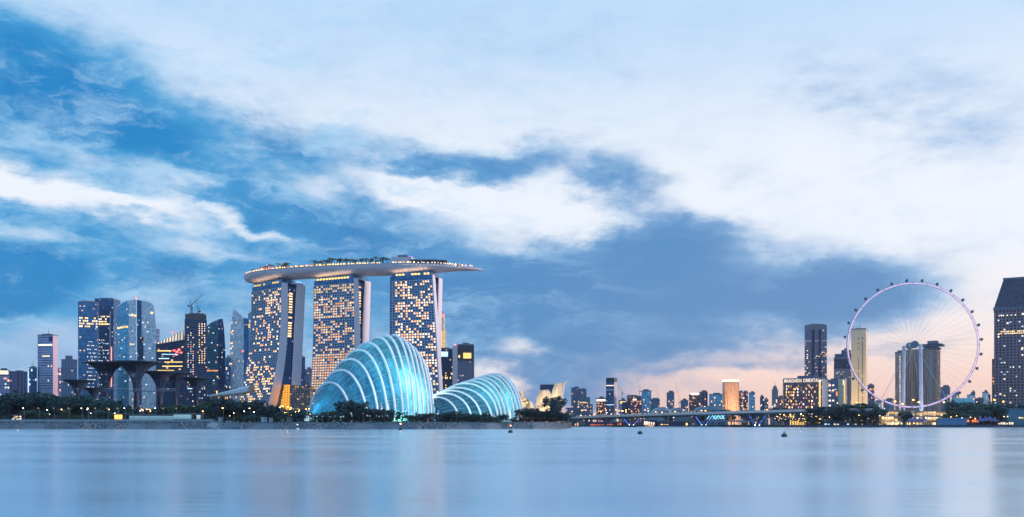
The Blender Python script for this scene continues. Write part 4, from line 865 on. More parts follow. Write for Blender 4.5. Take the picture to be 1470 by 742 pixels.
# --- hotel block inside the wheel
F_mm = facade('bronze_slab_wall', (.52, .35, .27), (.3, .2, .16), 2.2, 60, .45, 1.1, .25, .35, lit=0, seed=71)
M_lite = mat('grey_lit_render', (.42, .38, .4), .7)
T = tower('hotel_block', 'bronze hotel slab with a dotted column of lights, left one inside the big wheel', 1285, 1299, None, 506, 1200, 23, F_mm, z0=2.2, roof='plant')
for j in range(38): link_copy(unit(G_WHITE), 'window', T[0], (-T[1]*.5, -.15, T[3]*(.1+.87*j/38)), (1.1, 1, 1.0))
T = tower('hotel_block', 'wide bronze hotel slab with stacked roof plates, right one inside the big wheel', 1299, 1345, 1350, 500, 1215, 34, F_mm, z0=2.2, side=F_brown, roof=None); root, L, W, H = T
D = 1215
k = L/46; MB().box(-L*.42, L*.06, -3, W*.7, H, H+1.6).build('lower_roof_plate', M_trim, root)
MB().box(-L*.36, -L*.02, -1, W*.6, H+1.6, H+3.8).build('roof_storey', F_dark, root); MB().box(-L*.52, L*.16, -4, W*.8, H+3.8, H+6.2).build('wide_roof_plate', M_steel, root); MB().box(-L*.3, -L*.0, 1, W*.5, H+6.2, H+10.6).build('roof_crown', M_trim, root)
MB().box(-L*.52, L*.16, -5, -4.2, H+3.4, H+4.4).build('plate_edge', M_trim, root)
band(T, F_mm, 0, .995, .0, .32, name='projecting_bay', out=2); band(T, F_mm, 0, .97, .42, .62, name='projecting_bay', out=1.4); band(T, M_lite, .02, .98, .78, .84, name='pale_pier', out=.8)
quick('grey block with an open grid front, right foot of the bronze slabs', 1350, 1364, 556, 1500, F_grey, 0, roof='plant'); quick('tan sloped block touching the lower right of the wheel', 1366, 1377, 565, 1650, M_pinkwall, 2)
for i, (a, c, y_, lb) in enumerate(((1388, 1399, 567, 'pale distant block above the teal roof right of the wheel'), (1394, 1400, 563, 'slim pale distant block behind the first one right of the wheel'), (1410, 1419, 563, 'pale distant block near the dark red slab'), (1416, 1422, 567, 'smallest pale distant block beside the dark red slab'), (1255, 1266, 577, 'low pale blue block behind the lower left of the wheel'), (1268, 1284, 574, 'low dark block with a blue white front left of the bronze slabs'), (1378, 1392, 574, 'low mauve block just right of the wheel rim'), (1398, 1412, 572, 'low bluish block between the two pale distant ones'))):
    quick(lb, a, c, y_, 1900, (F_pale, F_grey, F_pale, F_purple)[i % 4], 4, 4, 5, (G_COOL, G_ORANGE, G_WHITE))
D = 1500; root = thing('arena_roof', 'teal lit low curved roof right of the wheel', 'arena', (X(1386, D), D, 2.2)); b = MB()
rows = [[(X(1372+28*i/10, D)-X(1386, D), y, (Z(571+2*abs(i-5)/5, D)-2.2)*(1 if y in (5, 15) else .8)) for i in range(11)] for y in (0, 5, 15, 20)]; b.grid(rows); b.grid([[(p[0], p[1], 0) for p in rows[0]], rows[0]]); b.build('roof', mat('teal_roof', (.2, .55, .62), .5), root)
# --- the big tower at the right edge
F_mt = facade('dark_grid_tower_wall', (.3, .2, .22), (.03, .03, .07), 4.2, 3.9, .55, .55, .35, .25, lit=.02, litcol=(1, .85, .7), lits=1.4, seed=81)
D = 1180
T = tower('office_tower', 'huge dark gridded tower with a sloping hipped top at the right edge', 1427, 1492, None, 440, D, 28, F_mt, z0=2.2, roof=None, W=50); root, L, W, H = T
H2 = Z(395, D)-2.2; b = MB(); q = [(-L-.5, -.5, H+.2), (.5, -.5, H+.2), (.5, W, H+.2), (-L-.5, W, H+.2)]; tt = [(-L*.78, 10, H2), (-L*.3, 10, H2), (-L*.3, W-12, H2), (-L*.78, W-12, H2)]
b.add(q+tt, [(0, 1, 5, 4), (1, 2, 6, 5), (2, 3, 7, 6), (3, 0, 4, 7), (4, 5, 6, 7)]); b.build('hipped_roof', facade('slate_roof_panels', (.09, .09, .13), (.05, .06, .1), 4.2, 3, .7, .7, .3, .3, lit=0, seed=83), root)
MB().box(-L*.78-1, -L*.3+1, 9, 11, H2-1.5, H2+.8).build('cornice', M_trim, root); MB().box(-L-1.2, 1.2, -1.3, -.6, H-1.5, H+1.2).build('cornice', M_trim, root)
lit(T, [G_GOLD, G_WHITE], 40, 2, 22, u=(.1, 1), v=(.775, .81), wf=.65, hf=.55); lit(T, [G_WHITE, G_GOLD], 6, 1, 10, u=(.05, .5), v=(.93, .95)); lit(T, [G_WHITE, G_COOL], 46, 42, 15, v=(.1, .95), wf=.5, hf=.5); lit(T, [G_WHITE], 3, 1, 4, u=(.6, 1), v=(.93, .96))
T = quick('dark red narrow slab at the left foot of the huge right tower', 1424, 1430, 515, 1230, F_brown, 6, 16, 2, (G_ORANGE,), roof=None)
for (a, y0_, y1_, j0, j1, lb) in ((918, 566, 549, 915, 541, 'thin pale crane leaning left above the red brown block'), (945, 573, 562, 941, 553, 'thin crane leaning left behind the low blue block'), (975, 578, 565, 970, 547, 'farthest thin crane leaning left between two grey blocks'), (893, 572, 552, 888, 554, 'crane standing close behind the dark banded tower')):
    crane(a, y0_+20, y1_+12, j0, j1, 2100, lb, 1.2, 'far construction cranes', .32)
# ------------------------------------------------------------------ the observation wheel and its terminal
D = 1083; WX, WZ, WR = X(1309.5, D), Z(495.5, D), 74.8
root = thing('observation_wheel', 'giant observation wheel with a lilac lit rim and glass capsules on the right shore', 'ferris wheel', (WX, D, 2.2), R(-9)); hz = WZ-2.2
M_rim = glow('lilac_rim_light', srgb(238, 205, 250), 1.0, 0); M_cable = mat('cable_steel', (.5, .52, .6), .4); M_leg = mat('pale_column', (.62, .66, .76), .5)
rimpt = lambda a, r, y=0: (r*math.cos(a), y, hz+r*math.sin(a)); NA = 112
b = MB()
for y in (-1.4, 1.4): b.tube([rimpt(2*math.pi*i/NA, WR, y) for i in range(NA)], .45, 5, closed=True)
b.tube([rimpt(2*math.pi*i/NA, WR-1.8, 0) for i in range(NA)], .35, 5, closed=True)
for i in range(NA):
    a = 2*math.pi*i/NA; c = 2*math.pi*(i+.5)/NA; b.tube([rimpt(a, WR, -1.4), rimpt(c, WR-1.8, 0)], .12, 3, cap=False); b.tube([rimpt(c, WR-1.8, 0), rimpt(a, WR, 1.4)], .12, 3, cap=False); b.tube([rimpt(a, WR, -1.4), rimpt(a, WR, 1.4)], .14, 3, cap=False)
b.build('rim', mat('rim_steel', (.62, .58, .7), .4), root)
for i in range(28):
    a0 = 2*math.pi*(i+.04)/28; a1 = 2*math.pi*(i+.96)/28
    MB().tube([rimpt(a0+(a1-a0)*k/5, WR-.9, -1.75) for k in range(6)], .5, 4).build('rim_light', M_rim, root)
for i in range(56):
    a = 2*math.pi*i/56; y = -7 if i % 2 else 7; MB().tube([rimpt(a, 2.4, y), rimpt(a, WR-1.8, 0)], .075, 3, cap=False).build('spoke', M_cable, root)
b = MB(); b.tube([(0, -9, hz), (0, 9, hz)], 2.3, 14); b.build('hub', M_leg, root)
for y in (-10.5, 10.5):
    b = MB(); b.tube([(0, y-1.5, hz), (0, y+1.5, hz)], 4.3, 18); b.build('hub_drum', M_trim, root)
cb = MB(); segs = 12
for i in range(5):   # glass barrel of one capsule
    pass
cb.tube([(0, -3.1, 0), (0, -2.4, 0), (0, 2.4, 0), (0, 3.1, 0)], 1.4, 12); cme = bpy.data.meshes.new('capsule'); cme.from_pydata(cb.v, [], cb.f); cme.materials.append(facade('capsule_glass', (.5, .52, .56), (.06, .18, .22), 1.2, 50, .8, 1.1, .5, .15, lit=0, seed=91))
fb = MB()
for y in (-1.4, 1.4): fb.tube([(1.6*math.cos(2*math.pi*k/14), y, 1.6*math.sin(2*math.pi*k/14)) for k in range(14)], .22, 4, closed=True)
fb.box(-1.2, 1.2, -2.4, 2.4, -2.2, -1.75)
fme = bpy.data.meshes.new('capsule_ring'); fme.from_pydata(fb.v, [], fb.f); fme.materials.append(M_steel)
ab = MB()
for y in (-1, 1): ab.tube([(0, y, 0), (0, y, -2.5)], .2, 4)
ame = bpy.data.meshes.new('capsule_arm'); ame.from_pydata(ab.v, [], ab.f); ame.materials.append(M_steel)
for i in range(28):
    a = 2*math.pi*(i+.35)/28; c = link_copy(cme, 'capsule', root, rimpt(a, WR+3.1)); c.scale = (.82,)*3; link_copy(fme, 'capsule_ring', c, (0, 0, 0)); o = link_copy(ame, 'capsule_arm', c, (0, 0, 0)); o.rotation_euler = (0, math.pi/2-a, 0)
for (x0, y0, y1) in ((-6.8, 12, 15), (6.2, -12, -15)):
    b = MB(); b.tube([(x0, y1, 0), (x0*.96, y0, hz)], 2.3, 12, r1=1.9); b.build('support_column', M_leg, root)
for (x0, y0) in ((-40, 46), (40, 46), (-42, -44), (42, -44)):
    MB().tube([(0, math.copysign(10, y0), hz), (x0, y0, 1)], .28, 4).build('stay_cable', M_cable, root)
ld = bpy.data.lights.new('column_uplight', 'AREA'); ld.energy = 8e3; ld.size = 8; ld.color = (.8, .82, 1); lo_ = bpy.data.objects.new('column_uplight', ld); COL.objects.link(lo_); lo_.parent = root; lo_.location = (0, -45, 8); lo_.rotation_euler = (R(90+40), 0, 0)
# terminal building with lit terraces
D = 985; root = thing('wheel_terminal', 'long low terminal with warm lit terraces under the big wheel', 'terminal building', (X(1300, D), D, 2.2)); cx = X(1300, D); lx = lambda px: X(px, D)-cx; lz = lambda py: Z(py, D)-2.2
G_TERR = glow('terrace_light', srgb(255, 205, 140), .85, 0); M_roofl = mat('pale_roof_slab', (.55, .5, .5), .6)
G_SHOP = facade('shop_front', (.5, .38, .26), (.8, .6, .35), 4.6, 3.2, .8, .75, 0, .5, lit=.55, litcol=(1, .72, .4), lits=1.7, seed=95)
MB().box(lx(1238), lx(1364), 0, 30, 0, lz(590.2)).build('wall', G_SHOP, root)
for (a, c, y_, o_) in ((1237, 1312, 588.6, 3), (1312.2, 1366, 590, 2), (1232, 1300, 597.2, 6), (1300.2, 1362, 598, 5), (1228, 1312, 604, 9)):
    MB().box(lx(a), lx(c), -o_, 31 if y_ < 592 else -.02, lz(y_+.9), lz(y_)).build('roof_slab' if y_ < 592 else 'terrace_slab', M_roofl, root)
for (a, c, y_) in ((1240, 1258, 594), (1272, 1290, 592.6), (1316, 1362, 594), (1228, 1250, 600.6), (1262, 1288, 602), (1318, 1358, 601.8), (1232, 1292, 606)): MB().box(lx(a), lx(c), -.4, -.05, lz(y_+1.2), lz(y_-1.2)).build('lit_front', G_TERR, root)
for i in range(26): MB().box(lx(1238+i*5)-.2, lx(1238+i*5)+.2, -2.6, -2.2, 0, lz(589.6)).build('column', M_roofl, root)
for i in range(30): MB().ball((lx(1230+i*4.4+rnd.uniform(-1.4, 1.4)), -5.5, rnd.choice([1.8, 2.4, 7.4, 7.8])), .5, 6).build('terrace_lamp', rnd.choice([G_LAMP, G_WARM, G_LAMPW]), root)
# ------------------------------------------------------------------ motorway bridge, low footbridge, lamps, cars
def bp(px):   # deck axis: runs from the left far to the right near
    f = (px-780)/480; return X(px, 1080-150*f), 1080-150*f
def bz(px): return Z(601-12.5*min(1.1, max(0, (px-800)/380))**.75-(0 if px < 1180 else -.5), bp(px)[1])
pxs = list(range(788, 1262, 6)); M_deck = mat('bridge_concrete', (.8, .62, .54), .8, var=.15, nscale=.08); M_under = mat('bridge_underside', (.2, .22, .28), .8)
ox, oy = bp(1000)
root = thing('motorway_bridge', 'long concrete motorway bridge rising to the right on splayed piers lit blue', 'bridge', (ox, oy, 0))
def off(px, d, z): 
    x, y = bp(px); a, c = bp(px+3); t = Vector((a-x, c-y)).normalized(); return (x-t.y*d-ox, y+t.x*d-oy, z)
def slabstrip(d0, d1, zt, zb, name, m):
    b = MB(); A = [off(p, d0, bz(p)+zt) for p in pxs]; B_ = [off(p, d1, bz(p)+zt) for p in pxs]; C_ = [off(p, d1, bz(p)+zb) for p in pxs]; E = [off(p, d0, bz(p)+zb) for p in pxs]
    b.grid([A, B_]); b.grid([B_, C_]); b.grid([C_, E]); b.grid([E, A]); b.add([A[0], B_[0], C_[0], E[0]], [(0, 1, 2, 3)]); b.add([A[-1], B_[-1], C_[-1], E[-1]], [(0, 1, 2, 3)]); return b.build(name, m, root)
slabstrip(-15, 15, 0, -1.6, 'deck', M_deck); slabstrip(-15.4, -15.02, 1.1, -1.2, 'parapet', M_deck); slabstrip(15.02, 15.4, 1.1, -1.2, 'parapet', M_deck); slabstrip(-8, 8, -1.62, -3.4, 'box_girder', M_under); slabstrip(-14.4, 14.4, .004, -.0, 'roadway', mat('asphalt', (.06, .06, .07), .85)) 
for ppx in (823, 845, 872, 905, 960, 1008, 1084, 1150, 1205, 1245):
    x, y, _ = off(ppx, 0, 0); zt = bz(ppx)-3.4; nm = 'pier'
    b = MB(); sp_ = 9 if ppx in (905, 1008, 1084) else 3
    for s in (-1, 1):
        b.add([(x+s*1.2-.9, y-5, 0), (x+s*1.2+.9, y-5, 0), (x+s*1.2+.9, y+5, 0), (x+s*1.2-.9, y+5, 0), (x+s*sp_-1, y-7, zt), (x+s*sp_+1, y-7, zt), (x+s*sp_+1, y+7, zt), (x+s*sp_-1, y+7, zt)], [(0, 1, 5, 4), (1, 2, 6, 5), (2, 3, 7, 6), (3, 0, 4, 7)])
    b.box(x-5, x+5, y-6, y+6, -1, 1.2); b.build(nm, M_under, root)
    if ppx in (905, 1008, 1084):
        for s in (-1, 1): MB().tube([(x+s*(1.6), y-7.2, 1.6), (x+s*(sp_-.4), y-8, zt*.93)], .26, 5).build('pier_light', glow('blue_pier_light', srgb(80, 120, 255), 1.7, .3), root)
        for s in (-1, 1): MB().ball((x+s*2.4, y-8.6, 2.2), .55, 6).build('pier_lamp', glow('white_blue_lamp', srgb(190, 220, 255), 7), root)
# slanting comb of fins by the right pier
for i in range(9):
    px = 1070+i*3.4; x, y, _ = off(px, -10, 0); zt = bz(px)-1.7; MB().add([(x, y, zt*.45), (x+1.4, y, zt*.45), (x+1.4, y+1, zt*.45), (x, y+1, zt*.45), (x-2.6, y, zt), (x-1.2, y, zt), (x-1.2, y+1, zt), (x-2.6, y+1, zt)], [(0, 1, 5, 4), (1, 2, 6, 5), (2, 3, 7, 6), (3, 0, 4, 7), (4, 5, 6, 7)]).build('fin', M_steel, root)
# lattice of light tubes on the side between two piers
tl = glow('cyan_tube_light', srgb(140, 220, 255), 2.4)
for i in range(6):
    px = 1019+i*4.2; x, y, _ = off(px, -15.8, 0); z = bz(px); MB().tube([(x, y, z-7.2), (x+2.9, y, z-3.2)], .22, 4).build('light_tube', tl, root); 
    if i > 1: MB().tube([(x+2.9, y-.1, z-7.2), (x, y-.1, z-3.2)], .22, 4).build('light_tube', tl, root)
# street lamps on the bridge
M_post = mat('lamp_post_grey', (.2, .22, .26), .5)
pb = MB().tube([(0, 0, 0), (0, 0, 8.4)], .14, 5, r1=.09); pb.tube([(0, 0, 8.4), (0, -1.6, 8.8)], .08, 4); hb = MB().ball((0, -1.7, 8.7), .42, 6, sz=.5)
def lamp(loc, glowm, label, group, s=1., kind='street_lamp'):
    root = thing(kind, label, 'street lamp', loc, 0, group); me = bpy.data.meshes.get('lamp_pole_mesh')
    if me is None: me = bpy.data.meshes.new('lamp_pole_mesh'); me.from_pydata(pb.v, [], pb.f); me.materials.append(M_post)
    link_copy(me, 'pole', root, (0, 0, 0)); k = 'lamp_head_'+glowm.name; he = bpy.data.meshes.get(k)
    if he is None: he = bpy.data.meshes.new(k); he.from_pydata(hb.v, [], hb.f); he.materials.append(glowm)
    link_copy(he, 'lamp_head', root, (0, 0, 0)); root.scale = (s, s, s); return root
for i, px in enumerate(range(826, 1236, 27)):
    x, y, z = off(px, -13.5, bz(px)); lamp((x+ox, y+oy, z+.01), G_LAMP, 'lamp post standing along the motorway bridge', 'lamp posts on the motorway bridge', .8)
for i, px in enumerate(range(822, 1010, 6)):
    x, y, z = off(px, -15.2, bz(px)+1.1); o = MB().ball((0, 0, .35), .38, 6).build('parapet_lamp', G_COOL if i % 3 else G_WHITE, None, loc=(x, y, z)); o.parent = root
# cars on the bridge
def car_mesh():
    b = MB(); L_ = 4.4
    prof_c = [(-2.2, .35), (-2.2, .85), (-1.9, 1.0), (-1.1, 1.05), (-.6, 1.5), (.9, 1.5), (1.5, 1.02), (2.1, .9), (2.2, .6), (2.2, .35)]
    n = len(prof_c); b.add([(x, -.85, z) for x, z in prof_c]+[(x, .85, z) for x, z in prof_c], [tuple(range(n)), tuple(range(n, 2*n))[::-1]]+[(i, i+n, (i+1) % n+n, (i+1) % n) for i in range(n)]); return b
carb = car_mesh(); wb = MB().tube([(0, -.1, 0), (0, .1, 0)], .33, 10)
wm = bpy.data.meshes.new('wheel'); wm.from_pydata(wb.v, [], wb.f); wm.materials.append(mat('tyre', (.02, .02, .02), .8))
hm = bpy.data.meshes.new('headlight'); t_ = MB().ball((0, 0, 0), .2, 6); hm.from_pydata(t_.v, [], t_.f); hm.materials.append(G_LAMPW)
rm = bpy.data.meshes.new('tail_light'); rm.from_pydata(t_.v, [], t_.f); rm.materials.append(G_RED)
cars = [(835, 'white', (.7, .7, .72)), (858, 'dark', (.03, .04, .06)), (880, 'silver', (.4, .42, .45)), (912, 'white', (.7, .7, .72)), (938, 'red', (.35, .03, .03)), (966, 'dark', (.03, .04, .06)), (1003, 'silver', (.4, .42, .45)), (1060, 'white', (.7, .7, .72)), (1112, 'dark', (.03, .04, .06))]
for px, cn, cc in cars:
    x, y, z = off(px, -7, bz(px)+.02); a, c = bp(px), bp(px+3); rz = math.atan2(c[1]-a[1], c[0]-a[0])
    r0_ = thing('parked_car' if 0 else 'car', 'small car driving over the motorway bridge', 'car', (x+ox, y+oy, z), rz, 'cars on the motorway bridge')
    me = bpy.data.meshes.new('car_body'); me.from_pydata(carb.v, [], carb.f); me.materials.append(mat('car_'+cn, cc, .3)); link_copy(me, 'body', r0_, (0, 0, 0))
    for wx_ in (-1.4, 1.4):
        for wy in (-.8, .8): link_copy(wm, 'wheel', r0_, (wx_, wy, .33))
    for wy in (-.6, .6): link_copy(hm, 'headlight', r0_, (2.25, wy, .7)); link_copy(rm, 'tail_light', r0_, (-2.25, wy, .75))
# low red lit jetty and waterside buildings under the bridge
def lowb(name, label, px0, px1, py, D, m, bands, cat, dep=12, z0=.9, roofm=None, over=.8):
    root = thing(name, label, cat, (X((px0+px1)/2, D), D, z0)); cx = X((px0+px1)/2, D); w = X(px1, D)-X(px0, D); H = Z(py, D)-z0
    MB().box(-w/2, w/2, 0, dep, 0, H).build('wall', m, root); MB().box(-w/2-over, w/2+over, -over*2, dep+over, H+.01, H+.5).build('roof', roofm or M_trim, root)
    for (a, c, f0, f1, g_) in bands:
        xa, xc = X(a, D)-cx, X(c, D)-cx; n = max(2, int((xc-xa)/2.3)); st = (xc-xa)/n
        for i in range(n):
            if rnd.random() < .85: hh = H*(f1-f0)*rnd.uniform(.55, 1); link_copy(unit(g_), 'lit_window', root, (xa+(i+.5)*st, -.15, H*f0+hh/2), (st*rnd.uniform(.45, .85), 1, hh))
    return root
G_REDF = glow('red_front', srgb(255, 120, 95), .8, .2)
M_lowd = mat('dark_low_wall', (.06, .06, .1), .8)
wharf = MB().box(X(796, 1002), X(905, 1002), 1002, 1030, -1, .9).build('wharf', M_conc); wharf['kind'] = 'structure'
lowb('waterside_pavilion', 'low waterside pavilion with warm lit front at the left end of the bridge', 812, 832, 604.5, 1004, M_lowd, [(814, 831, .1, .8, G_TERR)], 'pavilion')
lowb('waterside_pavilion', 'long low red lit pavilion on the water under the bridge', 846, 897, 606, 1004, M_lowd, [(847, 880, .2, .6, G_REDF), (882, 896, .1, .9, G_REDF)], 'pavilion')
wharf = MB().box(X(915, 985), X(1060, 985), 985, 1010, -1, .9).build('wharf', M_conc); wharf['kind'] = 'structure'
lowb('waterside_pavilion', 'white arched boathouse front glowing under the bridge beside the blue pier', 922, 942, 603, 990, M_lowd, [(924, 940, .25, .85, G_WHITE), (926, 939, .0, .2, G_WARM)], 'pavilion')
lowb('waterside_pavilion', 'dark low pavilion with a row of small orange lights under the bridge', 944, 990, 605, 990, M_lowd, [(948, 960, .3, .5, G_WARM), (979, 988, .2, .8, G_GOLD)], 'pavilion')
root = thing('low_footbridge', 'low dark footbridge on short splayed legs under the motorway bridge', 'footbridge', (X(1055, 975), 975, 0)); cx = X(1055, 975); lx = lambda p: X(p, 975)-cx
MB().box(lx(1016), lx(1092), 0, 5, Z(605.5, 975), Z(603.3, 975)).build('deck', M_under, root)
for p in (1022, 1036, 1040, 1052, 1056, 1068, 1082): MB().tube([(lx(p), 2, -.5), (lx(p+(2 if p % 4 else -2)), 2, Z(605.5, 975))], .5, 5).build('leg', M_steel, root)
# glass shells and low roofs behind the bridge
def shell(label, px0, px1, py, D, m, dep=40, name='domed_roof_hall'):
    root = thing(name, label, 'hall', (X((px0+px1)/2, D), D, 2.2)); w = (px1-px0)*D/F/2; H = Z(py, D)-2.2
    rows = [[(w*math.cos(math.pi*(1-k/20)), y, H*(.35+.65*max(0, math.sin(math.pi*k/20))**.8)*(1 if 0 < j < 4 else .8)) for k in range(21)] for j, y in enumerate((0, 5, dep/2, dep-5, dep))]
    b = MB().grid(rows); b.grid([[(p[0], p[1], 0) for p in rows[0]], rows[0]]); b.build('glass_roof', m, root); return root
F_shell = facade('ribbed_hall_roof', (.3, .38, .42), (.14, .28, .34), 3, 2.4, .7, .7, .3, .3, lit=.05, seed=97)
M_shell2 = mat('zinc_roof', (.16, .24, .3), .6, .0, var=.35, nscale=.3)
shell('low ribbed glass dome hall with tiny warm lights behind the bridge', 938, 968, 584, 1250, F_shell); shell('blue grey domed hall right of the ribbed one behind the bridge', 962, 990, 585, 1300, M_shell2)
shell('long low curved grey roof sloping down behind the bridge towards the golden tower', 996, 1045, 582, 1200, M_shell2, 30)
# ------------------------------------------------------------------ trees
def mat_leaf(name, col):
    if name in MATS: return MATS[name]
    m = bpy.data.materials.new(name); m.use_nodes = True; t = m.node_tree; g = NT(t); b = t.nodes['Principled BSDF']
    ge = g.n('ShaderNodeNewGeometry'); tc = g.n('ShaderNodeTexCoord'); no = g.noise(tc.outputs['Object'], .5, 4, .6)
    f = g.m('ADD', g.m('MULTIPLY', ge.outputs['Random Per Island'], .5), g.m('MULTIPLY', no.outputs['Fac'], .6))
    g.l(g.mix(f, tuple(c*.45 for c in col), tuple(c*1.8 for c in col)), b.inputs['Base Color']); b.inputs['Roughness'].default_value = .6; b.inputs['Specular IOR Level'].default_value = .3
    MATS[name] = m; return m
L_A = mat_leaf('leaf_blue_green', (.035, .12, .12)); L_B = mat_leaf('leaf_green', (.06, .13, .08)); L_C = mat_leaf('leaf_dark', (.025, .07, .08)); M_bark = mat('bark', (.09, .075, .065), .9, var=.4, nscale=1.5)
def leafquad(b, c, s, r_, mi=0):
    M = Matrix.Rotation(r_.random()*6.28, 3, 'Z') @ Matrix.Rotation(r_.uniform(-1.3, 1.3), 3, 'X'); a = s*r_.uniform(.6, 1.3); d = s*r_.uniform(.35, .8)
    vs = [c+M @ Vector(v) for v in ((-a, -d*.4, 0), (-a*.2, -d, a*.1), (a, -d*.2, 0), (a*.3, d, -a*.1))]; b.add(vs, [(0, 1, 2, 3)], mi)
def make_tree(kind, seed):
    """returns (trunk mesh, crown mesh) for a tree ten metres tall"""
    r_ = random.Random(seed); tb = MB(); cb = MB(); limbs = []
    if kind == 'round':
        fork = r_.uniform(2.2, 3.4); tb.tube([(0, 0, -.3), (r_.uniform(-.2, .2), 0, fork*.5), (r_.uniform(-.3, .3), 0, fork)], .34, 7, r1=.22)
        for k in range(7):
            a = k*.9+r_.random(); q = r_.uniform(1.6, 3.3); z = r_.uniform(5, 8.3); e = Vector((q*math.cos(a), q*math.sin(a), z)); limbs.append(e); tb.tube([(0, 0, fork-.2), (e.x*.45, e.y*.45, fork+(z-fork)*.55), e], .15, 5, r1=.04)
        cl = [(e, r_.uniform(1.1, 1.9)) for e in limbs]+[(Vector((r_.uniform(-2.6, 2.6), r_.uniform(-2.6, 2.6), r_.uniform(3.0, 8.8))), r_.uniform(.8, 1.6)) for _ in range(11)]
        n = 62; s = .42
    elif kind == 'spread':
        fork = 3.; tb.tube([(0, 0, -.3), (.3, 0, 1.6), (.1, 0, fork)], .4, 7, r1=.26)
        for k in range(9):
            a = k*.7+r_.random(); q = r_.uniform(2.5, 5); z = r_.uniform(6, 9); e = Vector((q*math.cos(a), q*math.sin(a), z)); limbs.append(e); tb.tube([(0, 0, fork-.2), (e.x*.4, e.y*.4, fork+(z-fork)*.6), e], .17, 5, r1=.04)
        cl = [(e, r_.uniform(1.2, 1.9)) for e in limbs]+[(Vector((r_.uniform(-4.6, 4.6), r_.uniform(-4.6, 4.6), r_.uniform(6, 9.2))), r_.uniform(.9, 1.5)) for _ in range(8)]
        n = 58; s = .45
    else:   # tall feathery
        tb.tube([(0, 0, -.3), (.1, 0, 5), (0, 0, 9.6)], .24, 6, r1=.04); cl = []
        for k in range(15):
            z = 2+7.6*k/15; q = (1-abs(z-4.5)/6.5)*1.7*r_.uniform(.4, 1); a = k*2.4; e = Vector((q*math.cos(a), q*math.sin(a), z)); tb.tube([(0, 0, z-.6), e], .07, 4, r1=.02); cl.append((e, r_.uniform(.55, 1.05)*(1.25-z/14)))
        n = 44; s = .36
    for c, rad in cl:
        for _ in range(n):
            v = Vector((r_.gauss(0, 1), r_.gauss(0, 1), r_.gauss(0, 1))).normalized()*rad*r_.random()**.4; v.z *= .75; leafquad(cb, c+v, s, r_)
    return tb, cb
PROTO = {}
def tree_meshes(kind, seed, leaf):
    k = (kind, seed, leaf.name)
    if k not in PROTO:
        tb, cb = make_tree(kind, seed); a = bpy.data.meshes.new('trunk'); a.from_pydata(tb.v, [], tb.f); a.materials.append(M_bark); c = bpy.data.meshes.new('crown'); c.from_pydata(cb.v, [], cb.f); c.materials.append(leaf); PROTO[k] = (a, c)
    return PROTO[k]
RT = random.Random(77)
def tree(x, y, z, h, kind, leaf, label, group, wide=1., name='broadleaf_tree'):
    root = thing(name, label, 'tree', (x, y, z), RT.random()*6.28, group); a, c = tree_meshes(kind, RT.randint(1, 4), leaf); s = h/10
    root.scale = (s*wide, s*wide, s); link_copy(a, 'trunk', root, (0, 0, 0)); link_copy(c, 'crown', root, (0, 0, 0)); return root
def belt(px0, px1, step, tops, Ds, kinds, leafs, label, group, z=4.6, wide=1.25, name='broadleaf_tree', jit=.5, avoid=None):
    for D in Ds:
        px = px0+RT.random()*step
        while px < px1:
            f = (px-px0)/(px1-px0); i = min(len(tops)-2, int(f*(len(tops)-1))); g_ = f*(len(tops)-1)-i; ty = tops[i]*(1-g_)+tops[i+1]*g_
            d = D+RT.uniform(-9, 9); h = max(3.5, (Z(ty, D)-z)*RT.uniform(.58, 1.1)); tree(X(px, d), d, z-.05, h, RT.choice(kinds), RT.choice(leafs), label, group, wide*(min(1.7, max(1, 13/h*.75))), name)
            px += step*RT.uniform(1-jit, 1+jit)
belt(-8, 150, 15, [563, 562, 566, 570], (640, 685, 730), ['round', 'spread'], [L_C, L_A], 'dark broadleaf tree in the dense belt at the far left shore', 'dark trees along the far left shore')
belt(150, 300, 15, [576, 578, 580, 578], (650, 700), ['round', 'spread', 'round'], [L_C, L_A, L_B], 'broadleaf tree in the garden below the steel tree towers', 'trees below the steel tree towers')
belt(-5, 300, 21, [588, 586, 590, 588], (606,), ['round'], [L_A, L_B], 'low broadleaf tree on the lawn behind the left promenade', 'low trees behind the left promenade')
belt(296, 402, 11, [570, 572, 576, 580], (625, 665), ['round', 'spread'], [L_C, L_A, L_B], 'broadleaf tree in front of the foot of the leftmost hotel tower', 'trees in front of the leftmost hotel tower', wide=1.15)
belt(402, 455, 9, [586, 584, 590], (605, 640), ['round', 'spread'], [L_B, L_A, L_B], 'green tree beside the glowing atrium, left of the tall dome', 'green trees left of the tall dome')
belt(455, 492, 8, [592, 590, 586], (600,), ['round'], [L_B, L_A], 'small tree at the left foot of the tall glass dome', 'small trees at the left foot of the tall dome')
belt(491, 556, 8, [577, 573, 581, 590], (588, 603), ['round', 'spread'], [L_C, L_A], 'dark tree in the clump in front of the tall glass dome', 'dark clump in front of the tall dome')
belt(556, 618, 5.5, [584, 588, 592], (588,), ['feather', 'round'], [L_C, L_A], 'small dark tree along the foot of the tall dome, right half', 'small dark trees at the foot of the tall dome', name='small_tree')
belt(640, 708, 5.5, [592, 588, 594, 601], (598, 612), ['round'], [L_C, L_A], 'shrubby tree on the slope in front of the lower glass dome', 'shrubby trees in front of the lower dome', name='small_tree')
belt(748, 788, 8, [583, 581, 586], (660, 680), ['round', 'spread'], [L_C], 'black green tree right of the lower glass dome', 'black green trees right of the lower dome', wide=1.2)
for (px, D, ty, kk) in ((794, 668, 566, 'spread'), (801, 674, 569, 'round'), (797, 660, 574, 'round')): tree(X(px, D), D, 4.55, Z(ty, D)-4.6, kk, L_C, 'tall black tree standing in front of the lotus shaped museum', 'tall black trees before the lotus museum', .8)
